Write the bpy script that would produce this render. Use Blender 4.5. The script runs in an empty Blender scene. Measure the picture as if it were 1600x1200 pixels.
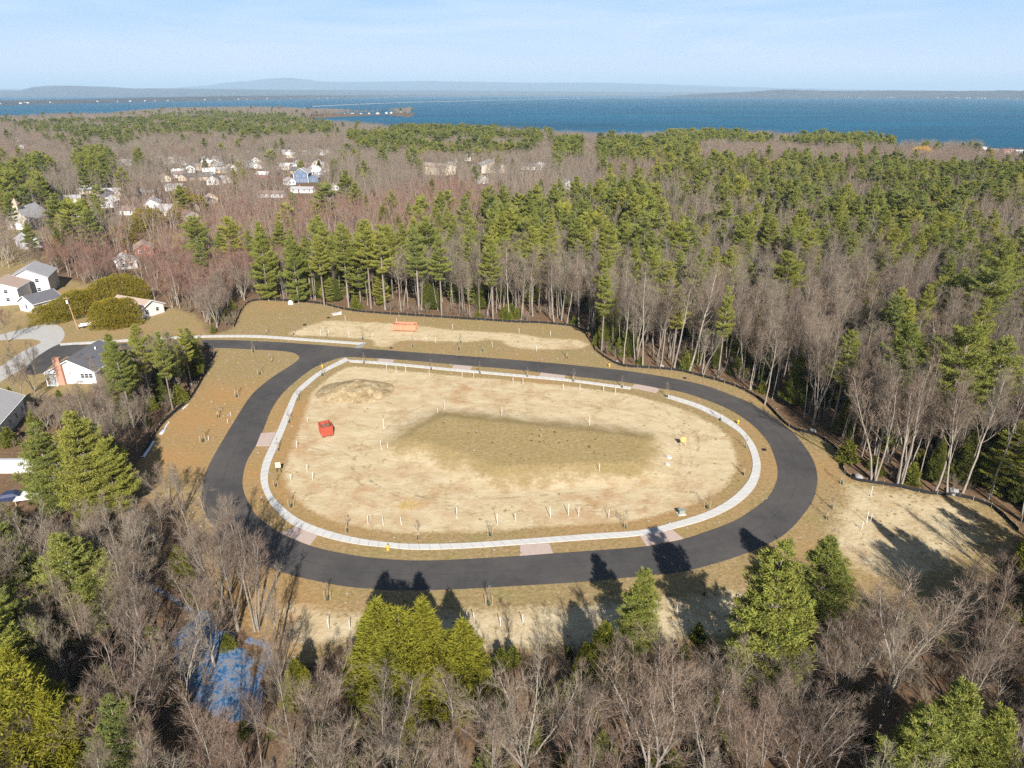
import bpy, bmesh, math, random
import numpy as np
from mathutils import Vector, Matrix

C = bpy.context.scene.collection
SC = bpy.context.scene
RNG = np.random.default_rng(7)

# ---------------------------------------------------------------- camera, sky, sun, exposure
F, CH = 1067.0, 60.0                      # focal length in photo pixels, height of the drone
PITCH = math.atan(455.0 / F)
cam = bpy.data.cameras.new("camera"); cam_o = bpy.data.objects.new("camera", cam); C.objects.link(cam_o)
cam.sensor_width = 36.0; cam.lens = 36.0 * F / 1600.0
cam.clip_start = 1.0; cam.clip_end = 120000.0
cam_o.location = (0, 0, CH); cam_o.rotation_euler = (math.pi / 2 - PITCH, 0, 0)
SC.camera = cam_o
SUN_EL, SUN_AZ = 32.5, 170.0              # degrees; azimuth measured clockwise from +Y
w = bpy.data.worlds.new("World"); SC.world = w; w.use_nodes = True
nt = w.node_tree; nt.nodes.clear()
sky = nt.nodes.new("ShaderNodeTexSky"); sky.sky_type = 'NISHITA'; sky.sun_disc = False
sky.sun_elevation = math.radians(SUN_EL); sky.sun_rotation = math.radians(SUN_AZ)
sky.air_density = 1.0; sky.dust_density = 0.6; sky.ozone_density = 1.0; sky.altitude = 60
bg = nt.nodes.new("ShaderNodeBackground"); bg.inputs[1].default_value = 0.05
wo = nt.nodes.new("ShaderNodeOutputWorld")
def world_sky():
    """The clear sky, whiter towards the horizon, with thin streaks of high cloud."""
    L = nt.links.new; N = nt.nodes.new
    tc = N("ShaderNodeTexCoord"); sp = N("ShaderNodeSeparateXYZ"); L(tc.outputs['Generated'], sp.inputs[0])
    mp = N("ShaderNodeMapping"); mp.inputs['Scale'].default_value = (1.6, 1.6, 14.0); L(tc.outputs['Generated'], mp.inputs['Vector'])
    nz = N("ShaderNodeTexNoise"); nz.inputs['Scale'].default_value = 1.5; nz.inputs['Detail'].default_value = 7; nz.inputs['Roughness'].default_value = 0.6; nz.inputs['Distortion'].default_value = 0.5; L(mp.outputs[0], nz.inputs['Vector'])
    cr = N("ShaderNodeValToRGB"); cr.color_ramp.elements[0].position = 0.42; cr.color_ramp.elements[1].position = 0.75; cr.color_ramp.elements[1].color = (0.6, 0.6, 0.6, 1); L(nz.outputs['Fac'], cr.inputs[0])
    def rng_(a, b, v0, v1):
        r = N("ShaderNodeMapRange"); r.inputs[1].default_value = a; r.inputs[2].default_value = b; r.inputs[3].default_value = v0; r.inputs[4].default_value = v1; r.interpolation_type = 'SMOOTHSTEP'; L(sp.outputs[2], r.inputs[0]); return r.outputs[0]
    cl = N("ShaderNodeMath"); cl.operation = 'MULTIPLY'; L(cr.outputs[0], cl.inputs[0]); L(rng_(0.0, 0.4, 1.0, 0.0), cl.inputs[1])
    def mix(f, a, col):
        m = N("ShaderNodeMix"); m.data_type = 'RGBA'; L(f, m.inputs[0]); L(a, m.inputs[6]); m.inputs[7].default_value = (*col, 1); return m.outputs[2]
    c = mix(rng_(0.10, 0.30, 0.9, 0.0), sky.outputs[0], SKY_MID); c = mix(rng_(-0.01, 0.115, 0.95, 0.0), c, SKY_LOW); c = mix(cl.outputs[0], c, SKY_CLOUD); L(c, bg.inputs[0])
SKY_LOW, SKY_MID, SKY_CLOUD = (8.4, 9.3, 10.6), (4.5, 7.0, 11.2), (9.2, 9.9, 11.0)
world_sky()
nt.links.new(bg.outputs[0], wo.inputs[0])
sl = bpy.data.lights.new("sun", 'SUN'); sl.energy = 5.0; sl.angle = math.radians(0.5); sl.color = (1.0, 0.95, 0.885)
so = bpy.data.objects.new("sun", sl); C.objects.link(so)
_az, _el = math.radians(SUN_AZ), math.radians(SUN_EL)
_to = Vector((math.sin(_az) * math.cos(_el), math.cos(_az) * math.cos(_el), math.sin(_el)))
so.rotation_euler = _to.to_track_quat('Z', 'Y').to_euler(); so.location = (0, 0, 200)
SC.view_settings.view_transform = 'Standard'; SC.view_settings.look = 'None'
SC.view_settings.exposure = 1.0; SC.view_settings.gamma = 1.0
SC.render.engine = 'CYCLES'
SC.cycles.use_denoising = False; SC.cycles.denoiser = 'OPENIMAGEDENOISE'; SC.cycles.denoising_input_passes = 'RGB_ALBEDO_NORMAL'; SC.cycles.denoising_prefilter = 'NONE'
SC.cycles.max_bounces = 5; SC.cycles.diffuse_bounces = 2; SC.cycles.glossy_bounces = 2
SC.cycles.transmission_bounces = 3; SC.cycles.volume_bounces = 0; SC.cycles.transparent_max_bounces = 6
SC.cycles.use_adaptive_sampling = False
SC.cycles.sample_clamp_indirect = 4.0

# ---------------------------------------------------------------- from a photo pixel to the ground and back
_cp, _sp = math.cos(PITCH), math.sin(PITCH)
def G(px, py, z=0.0):
    yv = py - 600.0
    fy = F * _cp - yv * _sp; dz = -F * _sp - yv * _cp
    t = (z - CH) / dz
    return ((px - 800.0) * t, fy * t)
def PX(X, Y, Z):
    X = np.asarray(X, float); Y = np.asarray(Y, float); Z = np.asarray(Z, float) - CH
    d = Y * _cp - Z * _sp; v = -(Y * _sp + Z * _cp)
    return 800 + F * X / d, 600 + F * v / d, d
def height_to(bx, by, ty):
    Y = G(bx, by)[1]; yv = ty - 600.0
    return CH + (-F * _sp - yv * _cp) * Y / (F * _cp - yv * _sp)
def GP(pts, z=0.0): return [G(a, b, z) for a, b in pts]

# ---------------------------------------------------------------- shapes on the map
def smooth(pts, closed=True, step=1.0):
    """Catmull-Rom through the points, resampled about every step metres."""
    P = np.array(pts, float); n = len(P); out = []
    rng = range(n) if closed else range(n - 1)
    for i in rng:
        if closed: a, b, c, d = P[(i - 1) % n], P[i], P[(i + 1) % n], P[(i + 2) % n]
        else: a, b, c, d = P[max(i - 1, 0)], P[i], P[i + 1], P[min(i + 2, n - 1)]
        k = max(1, int(np.linalg.norm(c - b) / step))
        for j in range(k):
            t = j / k
            out.append(0.5 * ((2 * b) + (c - a) * t + (2 * a - 5 * b + 4 * c - d) * t * t + (3 * b - a - 3 * c + d) * t ** 3))
    if not closed: out.append(P[-1])
    return np.array(out)
def resample(P, n):
    P = np.array(P, float); s = np.r_[0, np.cumsum(np.linalg.norm(np.diff(P, axis=0), axis=1))]
    u = np.linspace(0, s[-1], n)
    return np.stack([np.interp(u, s, P[:, k]) for k in range(P.shape[1])], 1)
def inside(poly, X, Y):
    poly = np.asarray(poly); r = np.zeros(np.shape(X), bool); n = len(poly); j = n - 1
    for i in range(n):
        xi, yi = poly[i]; xj, yj = poly[j]
        if yi != yj:
            r ^= ((yi > Y) != (yj > Y)) & (X < (xj - xi) * (Y - yi) / (yj - yi) + xi)
        j = i
    return r
def dist_line(poly, X, Y, closed=True):
    poly = np.asarray(poly); d = np.full(np.shape(X), 1e9); n = len(poly)
    for i in range(n if closed else n - 1):
        a = poly[i]; b = poly[(i + 1) % n]; v = b - a; L = v @ v
        if L < 1e-9: continue
        t = np.clip(((X - a[0]) * v[0] + (Y - a[1]) * v[1]) / L, 0, 1)
        d = np.minimum(d, (X - a[0] - t * v[0]) ** 2 + (Y - a[1] - t * v[1]) ** 2)
    return np.sqrt(d)
def sdf(poly, X, Y):
    """Signed distance, positive inside."""
    d = dist_line(poly, X, Y); return np.where(inside(poly, X, Y), d, -d)
def vnoise(X, Y, scale, seed=0):
    """Smooth value noise, about -1..1."""
    r = np.random.default_rng(seed); T = r.uniform(-1, 1, (256, 256))
    x = X / scale; y = Y / scale; i = np.floor(x).astype(int); j = np.floor(y).astype(int)
    u = x - i; v = y - j; u = u * u * (3 - 2 * u); v = v * v * (3 - 2 * v)
    g = lambda a, b: T[a % 256, b % 256]
    return (g(i, j) * (1 - u) + g(i + 1, j) * u) * (1 - v) + (g(i, j + 1) * (1 - u) + g(i + 1, j + 1) * u) * v

# ---------------------------------------------------------------- materials
def mat(name):
    m = bpy.data.materials.new(name); m.use_nodes = True; n = m.node_tree.nodes; n.clear()
    out = n.new("ShaderNodeOutputMaterial"); b = n.new("ShaderNodeBsdfPrincipled")
    m.node_tree.links.new(b.outputs[0], out.inputs[0])
    b.inputs['Specular IOR Level'].default_value = 0.2; b.inputs['Roughness'].default_value = 0.85
    return m, m.node_tree, b, out
def nd(t, kind, **kw):
    n = t.nodes.new(kind)
    for k, v in kw.items():
        if k.startswith('i_'):
            key = k[2:]; key = int(key) if key.isdigit() else key.replace('_', ' ')
            n.inputs[key].default_value = v
        else: setattr(n, k, v)
    return n
def ln(t, a, b): t.links.new(a, b)
def noise(t, scale, detail=4, rough=0.6, vec=None, dist=0.0):
    n = nd(t, "ShaderNodeTexNoise"); n.inputs['Scale'].default_value = scale; n.inputs['Detail'].default_value = detail
    n.inputs['Roughness'].default_value = rough; n.inputs['Distortion'].default_value = dist
    if vec is not None: ln(t, vec, n.inputs['Vector'])
    return n.outputs['Fac']
def ramp(t, fac, stops):
    r = nd(t, "ShaderNodeValToRGB"); e = r.color_ramp.elements
    while len(e) < len(stops): e.new(0.5)
    for k, (p, c) in enumerate(stops):
        e[k].position = p; e[k].color = (*c, 1) if len(c) == 3 else c
    ln(t, fac, r.inputs[0]); return r.outputs[0]
def mixc(t, f, a, b, mode='MIX'):
    m = nd(t, "ShaderNodeMix", data_type='RGBA', blend_type=mode)
    for s, v in ((m.inputs[0], f), (m.inputs[6], a), (m.inputs[7], b)):
        if hasattr(v, 'is_output'): ln(t, v, s)
        elif isinstance(v, (int, float)): s.default_value = v
        else: s.default_value = (*v, 1)
    return m.outputs[2]
def mth(t, op, a, b=0.0, c=None, clamp=False):
    m = nd(t, "ShaderNodeMath", operation=op); m.use_clamp = clamp
    for s, v in zip(m.inputs, (a, b, c)):
        if v is None: continue
        if hasattr(v, 'is_output'): ln(t, v, s)
        else: s.default_value = v
    return m.outputs[0]
def attr(t, name, kind='GEOMETRY'):
    a = nd(t, "ShaderNodeAttribute"); a.attribute_type = kind; a.attribute_name = name; return a.outputs['Fac']
def objpos(t): return nd(t, "ShaderNodeTexCoord").outputs['Object']
def bump(t, b, h, dist=0.05, strength=0.6):
    n = nd(t, "ShaderNodeBump"); n.inputs['Strength'].default_value = strength; n.inputs['Distance'].default_value = dist
    ln(t, h, n.inputs['Height']); ln(t, n.outputs[0], b.inputs['Normal'])
def simple(name, col, rough=0.8, var=0.25, scale=3.0, spec=0.2, metal=0.0, dirt=None):
    """Plain paint or stone with some mottling."""
    m, t, b, _ = mat(name); p = objpos(t)
    f = noise(t, scale, 6, 0.65, p)
    a = tuple(c * (1 - var) for c in col); c2 = tuple(min(1, c * (1 + var)) for c in col)
    o = ramp(t, f, [(0.3, a), (0.7, c2)])
    if dirt: o = mixc(t, mth(t, 'MULTIPLY', noise(t, scale * 0.4, 5, 0.7, p), 0.5), o, dirt)
    ln(t, o, b.inputs['Base Color']); b.inputs['Roughness'].default_value = rough
    b.inputs['Specular IOR Level'].default_value = spec; b.inputs['Metallic'].default_value = metal
    return m

# ---------------------------------------------------------------- mesh collector
class MB:
    def __init__(s): s.v = []; s.f = []; s.m = []; s.n = 0
    def add(s, V, Fc, mi=0):
        V = np.asarray(V, float)
        s.v.append(V); s.f += [tuple(int(i) + s.n for i in f) for f in Fc]; s.m += [mi] * len(Fc); s.n += len(V)
    def box(s, c, d, rz=0.0, mi=0, top=1.0):
        x, y, z = (k / 2 for k in d)
        V = np.array([[-x, -y, -z], [x, -y, -z], [x, y, -z], [-x, y, -z], [-x * top, -y * top, z], [x * top, -y * top, z], [x * top, y * top, z], [-x * top, y * top, z]])
        V = rotz(V, rz) + np.array(c)
        s.add(V, [(3, 2, 1, 0), (4, 5, 6, 7), (0, 1, 5, 4), (1, 2, 6, 5), (2, 3, 7, 6), (3, 0, 4, 7)], mi)
    def tube(s, P, R, n=5, mi=0, cap=False):
        P = np.asarray(P, float); R = np.asarray(R, float); k = len(P)
        d = np.gradient(P, axis=0); d /= np.linalg.norm(d, axis=1)[:, None] + 1e-9
        ref = np.array([0, 0, 1.0]) if abs(d[0, 2]) < 0.9 else np.array([1.0, 0, 0])
        u = np.cross(d, ref); u /= np.linalg.norm(u, axis=1)[:, None] + 1e-9; v = np.cross(d, u)
        a = np.arange(n) * 2 * math.pi / n
        V = P[:, None] + R[:, None, None] * (np.cos(a)[None, :, None] * u[:, None] + np.sin(a)[None, :, None] * v[:, None])
        Fc = [(i * n + j, i * n + (j + 1) % n, (i + 1) * n + (j + 1) % n, (i + 1) * n + j) for i in range(k - 1) for j in range(n)]
        if cap: Fc += [tuple(range(n))[::-1], tuple((k - 1) * n + j for j in range(n))]
        s.add(V.reshape(-1, 3), Fc, mi)
    def cyl(s, c, r, h, n=12, mi=0, r2=None):
        s.tube([[c[0], c[1], c[2]], [c[0], c[1], c[2] + h]], [r, r if r2 is None else r2], n, mi, True)
    def tris(s, T, mi=0):
        T = np.asarray(T, float).reshape(-1, 3); k = len(T) // 3
        s.add(T, np.arange(3 * k).reshape(-1, 3), mi)
    def build(s, name, mats, parent=None, smooth_=False):
        me = bpy.data.meshes.new(name)
        if s.n: me.from_pydata(np.concatenate(s.v), [], s.f)
        for m in (mats if isinstance(mats, (list, tuple)) else [mats]): me.materials.append(m)
        if len(me.materials) > 1: me.polygons.foreach_set('material_index', s.m)
        if smooth_: me.polygons.foreach_set('use_smooth', [True] * len(me.polygons))
        me.update()
        o = bpy.data.objects.new(name, me); C.objects.link(o)
        if parent is not None: o.parent = parent
        return o
def rotz(V, a):
    c, s = math.cos(a), math.sin(a); V = np.asarray(V, float)
    return np.stack([V[..., 0] * c - V[..., 1] * s, V[..., 0] * s + V[..., 1] * c, V[..., 2]], -1)
def tag(o, label=None, cat=None, group=None, kind=None):
    if label: o['label'] = label
    if cat: o['category'] = cat
    if group: o['group'] = group
    if kind: o['kind'] = kind
    return o
def empty(name, loc, rz=0.0):
    o = bpy.data.objects.new(name, None); C.objects.link(o); o.location = loc; o.rotation_euler = (0, 0, rz); o.empty_display_size = 0.2
    return o
KIDS = {}
def kids(o):
    return [c for c in o.children]
def copy_tree(o, parent=None):
    c = o.copy(); C.objects.link(c); c.parent = parent
    for ch in kids(o): copy_tree(ch, c)
    return c
ORD = ['leftmost', 'second', 'third', 'fourth', 'fifth', 'sixth', 'seventh', 'eighth', 'ninth', 'tenth', 'eleventh', 'twelfth', 'thirteenth', 'fourteenth', 'fifteenth', 'sixteenth', 'seventeenth', 'eighteenth', 'nineteenth', 'twentieth']
_T = {2: 'twenty', 3: 'thirty', 4: 'forty', 5: 'fifty', 6: 'sixty', 7: 'seventy', 8: 'eighty', 9: 'ninety'}
def ordinal(i):
    """0 -> leftmost, 1 -> second from left ..."""
    if i == 0: return 'leftmost'
    if i < 20: return ORD[i] + ' from left'
    n = i + 1
    if n < 100:
        a, b = divmod(n, 10)
        if b == 0: return {20: 'twentieth', 30: 'thirtieth', 40: 'fortieth', 50: 'fiftieth', 60: 'sixtieth', 70: 'seventieth', 80: 'eightieth', 90: 'ninetieth'}[n] + ' from left'
        return _T[a] + '-' + ['', 'first', 'second', 'third', 'fourth', 'fifth', 'sixth', 'seventh', 'eighth', 'ninth'][b] + ' from left'
    return 'number %d from left' % n
# ================================================================ the plan, traced from the photo and laid on the ground
ROAD_OUT = [(92, 538), (130, 539), (165, 538), (240, 534), (320, 531), (400, 533), (470, 537), (560, 544), (640, 550), (720, 556), (800, 562), (900, 571), (982, 580), (1050, 591), (1100, 602), (1137, 615), (1170, 629), (1200, 646), (1220, 660), (1240, 677), (1257, 697), (1271, 720), (1277, 742), (1276, 762), (1270, 782), (1257, 802), (1237, 825), (1217, 841), (1180, 859), (1132, 876), (1062, 894), (955, 905), (900, 910), (800, 916), (720, 920.5), (650, 922.5), (590, 921), (537, 916), (495, 908), (450, 897), (410, 882), (375, 862), (345, 837), (325, 810), (316, 787), (315, 768), (320, 742), (330, 720), (347, 690), (365, 660), (385, 628), (400, 610), (418, 595), (437, 582), (460, 567), (468, 559), (460, 552), (440, 548.5), (400, 546.5), (340, 544), (260, 547), (180, 551), (105, 557), (50, 566)]
ROAD_IN = [(530, 559.5), (547, 558), (580, 559.5), (615, 561.5), (660, 565), (707, 569.5), (750, 573), (800, 577), (887, 587), (940, 593), (987, 599), (1032, 607), (1062, 612), (1092, 621), (1122, 632), (1150, 646), (1172, 661), (1187, 675), (1200, 691), (1208, 708), (1214, 727), (1215, 745), (1210, 761), (1200, 777), (1175, 797), (1145, 815), (1100, 832), (1065, 843), (1007, 854), (905, 862), (860, 865), (800, 869.5), (700, 875), (650, 876), (607, 874), (560, 869), (512, 860), (482, 852), (462, 844), (437, 833), (420, 821), (400, 805), (388, 785), (380, 765), (379.5, 745), (386, 720), (400, 696), (410, 675), (422, 645), (432, 627), (447, 609), (462, 596), (482, 580), (505, 568)]
WALK_OUT = [(540, 559), (500, 580), (477, 597), (460, 613.5), (449, 636), (436, 667), (422, 697), (412, 720), (407, 742), (409, 760), (416, 777), (430, 797), (452, 817), (485, 832), (525, 844), (562, 851), (600, 855), (650, 859), (725, 857), (800, 852), (925, 843), (1000, 837), (1050, 827), (1100, 813), (1137, 797), (1162, 780), (1180, 760), (1188, 737), (1187, 717), (1177, 692), (1155, 667), (1125, 647), (1087, 630), (1040, 616)]
WALK_IN = [(546, 563), (507, 582), (484, 600), (467, 616.5), (458, 639), (446, 670), (434, 698), (424, 721), (419, 743), (420, 760), (427, 776), (444, 794), (465, 810), (495, 824), (537, 836.5), (575, 844), (612, 848.5), (652, 850.5), (725, 849), (800, 844), (925, 834.5), (1000, 829), (1050, 817.5), (1100, 802), (1132, 786), (1156, 767), (1171, 747), (1176, 727), (1172, 705), (1160, 682), (1142, 667), (1112, 649), (1082, 635), (1040, 621.5)]
NWALK_IN_UP = [(543, 562.5), (600, 566), (700, 575.5), (800, 584.5), (887, 592.5), (950, 600.5), (987, 605)]
NWALK_IN_LO = [(546, 566), (600, 569.5), (700, 579), (800, 588), (887, 596), (950, 604), (985, 608.5)]
NWALK_UP = [(93, 537), (175, 532), (222, 529), (317, 524.5), (400, 524), (475, 529), (530, 533), (573, 536)]
NWALK_LO = [(94, 540), (175, 535), (222, 532), (317, 527.5), (400, 527.5), (475, 532.5), (530, 536.3), (568, 539)]
NWALK_END = [(573, 536), (568, 541), (562, 544), (553, 543.5), (560, 539.5), (563, 538)]
APRONS = [[(592, 560.5), (616, 562.3), (614, 567), (590, 565.4)], [(709, 570), (738, 572.5), (735, 578.4), (706, 575.8)], [(845, 582.4), (884, 587), (881, 591.6), (842, 588)],
          [(992, 600), (1032, 607.5), (1025, 614), (986, 606)], [(400, 697), (408, 677), (431, 675.5), (421, 697)], [(437, 833), (465, 822), (497, 836), (484, 852)],
          [(813, 852), (858, 849), (864, 864.5), (812, 868.5)], [(1000, 838), (1050, 828), (1068, 842), (1010, 853)]]
STREET = [(52, 530), (64, 535), (52, 541), (37, 548), (0, 573), (-60, 612), (-60, 640), (0, 597), (37, 576), (50, 566), (75, 551), (92, 538), (101, 525), (97, 513), (85, 507), (70, 506.5), (55, 509), (30, 512), (-20, 514), (-20, 531), (25, 530)]
DRIVES = [[(5, 489), (30, 484.5), (55, 481), (58, 487.5), (30, 490), (8, 492)], [(80, 507), (112, 497), (148, 490), (151, 482.5), (125, 486), (100, 492), (78, 500)], [(50, 566), (105, 556), (98, 561), (80, 571), (66, 583), (40, 585)]]
CLEAR = [(318, 533), (330, 524), (365, 512), (380, 482), (400, 470), (455, 471), (500, 475), (545, 485), (600, 490.5), (700, 497), (800, 503.5), (850, 505.5), (900, 512), (920, 530), (930, 548), (950, 562), (975, 572.5), (1020, 576), (1060, 580), (1100, 590), (1150, 605), (1192, 628), (1232, 667), (1272, 680), (1300, 697), (1312, 712), (1317, 735), (1335, 750), (1400, 760.5), (1450, 772), (1500, 777), (1550, 794), (1590, 830), (1560, 900), (1530, 960), (1480, 1010), (1400, 960), (1330, 960), (1250, 980), (1180, 1010), (1080, 1020), (950, 1015), (800, 1020), (700, 1020), (560, 1010), (470, 1040), (420, 1020), (370, 960), (325, 900), (290, 840), (283, 812), (255, 790), (210, 765), (222, 715), (250, 668), (275, 643), (300, 620), (320, 585), (327, 570), (338, 552)]
MOUND = [(608, 697), (625, 676), (662, 656), (695, 646), (737, 650), (800, 656), (875, 664), (925, 669), (975, 675), (1020, 684), (1030, 700), (1027, 725), (1020, 745), (950, 747), (875, 750), (825, 752), (770, 752), (712, 732), (662, 716), (625, 707)]
NLOT = [(455, 520), (475, 512), (505, 502), (540, 502), (600, 505), (650, 509), (700, 515), (800, 521), (850, 528), (905, 531), (920, 537), (912, 543), (850, 546), (800, 542), (775, 530.5), (725, 534), (625, 532), (612, 541), (585, 540), (582, 531), (500, 525), (460, 524)]
SBAND = [(440, 940), (500, 952), (600, 962), (700, 957), (850, 948), (950, 943), (1050, 935), (1150, 925), (1220, 930), (1250, 960), (1150, 985), (1050, 1000), (950, 1005), (800, 1010), (700, 1005), (600, 1000), (500, 1010), (450, 1010)]
SELOT = [(1322, 757), (1400, 765), (1480, 778), (1535, 800), (1540, 840), (1500, 880), (1440, 905), (1380, 905), (1330, 885), (1280, 855), (1298, 810)]
LAWN_W = [(-150, 640), (-150, 400), (0, 330), (60, 380), (70, 430), (120, 440), (230, 470), (300, 490), (330, 520), (330, 530), (220, 535), (165, 560), (140, 612), (60, 625), (0, 640)]
POND = [(285, 985), (305, 955), (330, 960), (345, 985), (372, 1000), (390, 1035), (402, 1075), (398, 1110), (365, 1130), (320, 1110), (290, 1060), (270, 1020)]
STREAM = [(205, 785), (200, 815), (206, 850), (215, 890), (235, 915), (270, 935), (300, 955)]
STREAM2 = [(385, 1000), (418, 1012), (408, 1050), (392, 1085), (396, 1130)]
road_out = smooth(GP(ROAD_OUT), True, 1.0); road_in = smooth(GP(ROAD_IN), True, 1.0)
clear = smooth(GP(CLEAR), True, 2.0); mound = smooth(GP(MOUND), True, 2.0); nlot = smooth(GP(NLOT), True, 2.0)
sband = smooth(GP(SBAND), True, 2.0); selot = smooth(GP(SELOT), True, 2.0); street = smooth(GP(STREET), True, 1.2)
walk_in = smooth(GP(WALK_IN), False, 1.0); walk_out = smooth(GP(WALK_OUT), False, 1.0)
nwalk_lo = smooth(GP(NWALK_IN_LO), False, 1.0)
island = np.concatenate([walk_in, nwalk_lo[::-1]])
lawn_w = smooth(GP(LAWN_W), True, 3.0); pond = smooth(GP(POND), True, 1.0)
# the far edge of the land: the tree tops seen against the lake, and the point of land with its beach
LAKE_Z, TOP = -6.0, 13.0
_e = [(-300, 192), (-120, 184), (0, 179), (160, 174.5), (240, 169), (330, 166), (400, 165.5), (480, 167.5), (560, 170), (600, 169), (640, 172.5)]
shore = [G(a, b, TOP) for a, b in _e] + [G(a, b, LAKE_Z) for a, b in ((648, 175.5), (630, 177.5), (560, 181), (492, 184.5))]
shore += [G(a, b, TOP) for a, b in ((470, 187), (520, 187), (570, 189), (620, 193), (660, 196), (760, 194.5), (800, 196), (870, 202.5), (1000, 204), (1040, 201), (1200, 204), (1300, 208), (1370, 211), (1405, 218), (1500, 217), (1545, 221), (1556, 231), (1640, 233), (1800, 238), (2200, 250))]
land = np.array(shore + [(1600.0, -200.0), (-4600.0, -200.0)])

# ================================================================ materials of the ground
def ground_material():
    m, t, b, _ = mat("ground_cover"); p = objpos(t)
    big, mid, fine, grain = noise(t, 0.03, 4, 0.6, p), noise(t, 0.22, 5, 0.65, p), noise(t, 1.6, 6, 0.7, p), noise(t, 9.0, 3, 0.7, p)
    litter = ramp(t, fine, [(0.25, (0.075, 0.045, 0.027)), (0.5, (0.165, 0.100, 0.060)), (0.75, (0.29, 0.195, 0.125))])
    litter = mixc(t, mth(t, 'MULTIPLY', mid, 0.55), litter, (0.10, 0.075, 0.042))
    grass = ramp(t, fine, [(0.25, (0.155, 0.105, 0.048)), (0.5, (0.27, 0.195, 0.095)), (0.78, (0.42, 0.325, 0.18))])
    grass = mixc(t, ramp(t, mid, [(0.45, (0, 0, 0)), (0.75, (0.55, 0.55, 0.55))]), grass, (0.20, 0.19, 0.058))
    grass = mixc(t, ramp(t, big, [(0.5, (0, 0, 0)), (0.7, (0.5, 0.5, 0.5))]), grass, (0.36, 0.20, 0.085))
    grass = mixc(t, mth(t, 'MULTIPLY', attr(t, 'rust'), 0.55), grass, (0.37, 0.20, 0.075))
    st = nd(t, "ShaderNodeMapping"); st.inputs['Rotation'].default_value = (0, 0, 0.35); st.inputs['Scale'].default_value = (0.45, 0.9, 1); ln(t, p, st.inputs['Vector'])
    streak = noise(t, 0.55, 6, 0.7, st.outputs[0], 0.6)
    sand = ramp(t, streak, [(0.3, (0.40, 0.31, 0.18)), (0.5, (0.485, 0.392, 0.242)), (0.7, (0.55, 0.462, 0.305))])
    sand = mixc(t, ramp(t, fine, [(0.62, (0, 0, 0)), (0.84, (0.6, 0.6, 0.6))]), sand, (0.30, 0.21, 0.11))
    spots = mth(t, 'MULTIPLY', ramp(t, noise(t, 0.16, 6, 0.75, p, 0.4), [(0.52, (0, 0, 0)), (0.64, (1, 1, 1))]), ramp(t, fine, [(0.35, (0.25, 0.25, 0.25)), (0.6, (1, 1, 1))]))
    sand = mixc(t, mth(t, 'MULTIPLY', spots, 0.78), sand, (0.30, 0.185, 0.085))
    red = mth(t, 'MULTIPLY', attr(t, 'rust'), ramp(t, mid, [(0.45, (0, 0, 0)), (0.66, (0.85, 0.85, 0.85))]))
    sand = mixc(t, red, sand, (0.36, 0.20, 0.095))
    moundc = ramp(t, fine, [(0.25, (0.195, 0.135, 0.06)), (0.5, (0.295, 0.217, 0.102)), (0.78, (0.41, 0.315, 0.165))])
    moundc = mixc(t, ramp(t, mid, [(0.4, (0, 0, 0)), (0.75, (0.5, 0.5, 0.5))]), moundc, (0.235, 0.185, 0.07))
    edge = mth(t, 'ADD', mth(t, 'MULTIPLY', mth(t, 'SUBTRACT', fine, 0.5), 1.5), mth(t, 'MULTIPLY', mth(t, 'SUBTRACT', mid, 0.5), 1.6))
    def mask(nm, k=1.0):
        return mth(t, 'ADD', mth(t, 'MULTIPLY', mth(t, 'ADD', mth(t, 'SUBTRACT', attr(t, nm), 0.5), mth(t, 'MULTIPLY', edge, k * 0.55)), 2.6), 0.5, clamp=True)
    c = mixc(t, mask('grass'), litter, grass)
    c = mixc(t, mask('sand'), c, sand)
    c = mixc(t, mask('mound', 1.3), c, moundc)
    c = mixc(t, mth(t, 'MULTIPLY', mth(t, 'SUBTRACT', grain, 0.5), 0.9, clamp=True), c, (0.10, 0.07, 0.035))
    ln(t, c, b.inputs['Base Color']); b.inputs['Roughness'].default_value = 0.95; b.inputs['Specular IOR Level'].default_value = 0.05
    bump(t, b, mth(t, 'ADD', fine, mth(t, 'MULTIPLY', grain, 0.35)), 0.14, 0.75)
    return m
M = {}
M['ground'] = ground_material()
def asphalt_material():
    m, t, b, _ = mat("fresh_asphalt"); p = objpos(t)
    f, g = noise(t, 0.5, 5, 0.7, p), noise(t, 26, 2, 0.5, p)
    uv = nd(t, "ShaderNodeUVMap").outputs[0]
    c = ramp(t, f, [(0.3, (0.044, 0.041, 0.040)), (0.7, (0.068, 0.063, 0.060))])
    c = mixc(t, ramp(t, noise(t, 0.08, 4, 0.6, p), [(0.4, (0, 0, 0)), (0.72, (0.8, 0.8, 0.8))]), c, (0.092, 0.083, 0.075))
    c = mixc(t, ramp(t, g, [(0.62, (0, 0, 0)), (0.8, (0.2, 0.2, 0.2))]), c, (0.13, 0.12, 0.11))
    ln(t, c, b.inputs['Base Color']); b.inputs['Roughness'].default_value = 0.82; b.inputs['Specular IOR Level'].default_value = 0.25
    bump(t, b, g, 0.02, 0.4); return m
M['asphalt'] = asphalt_material()
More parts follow.
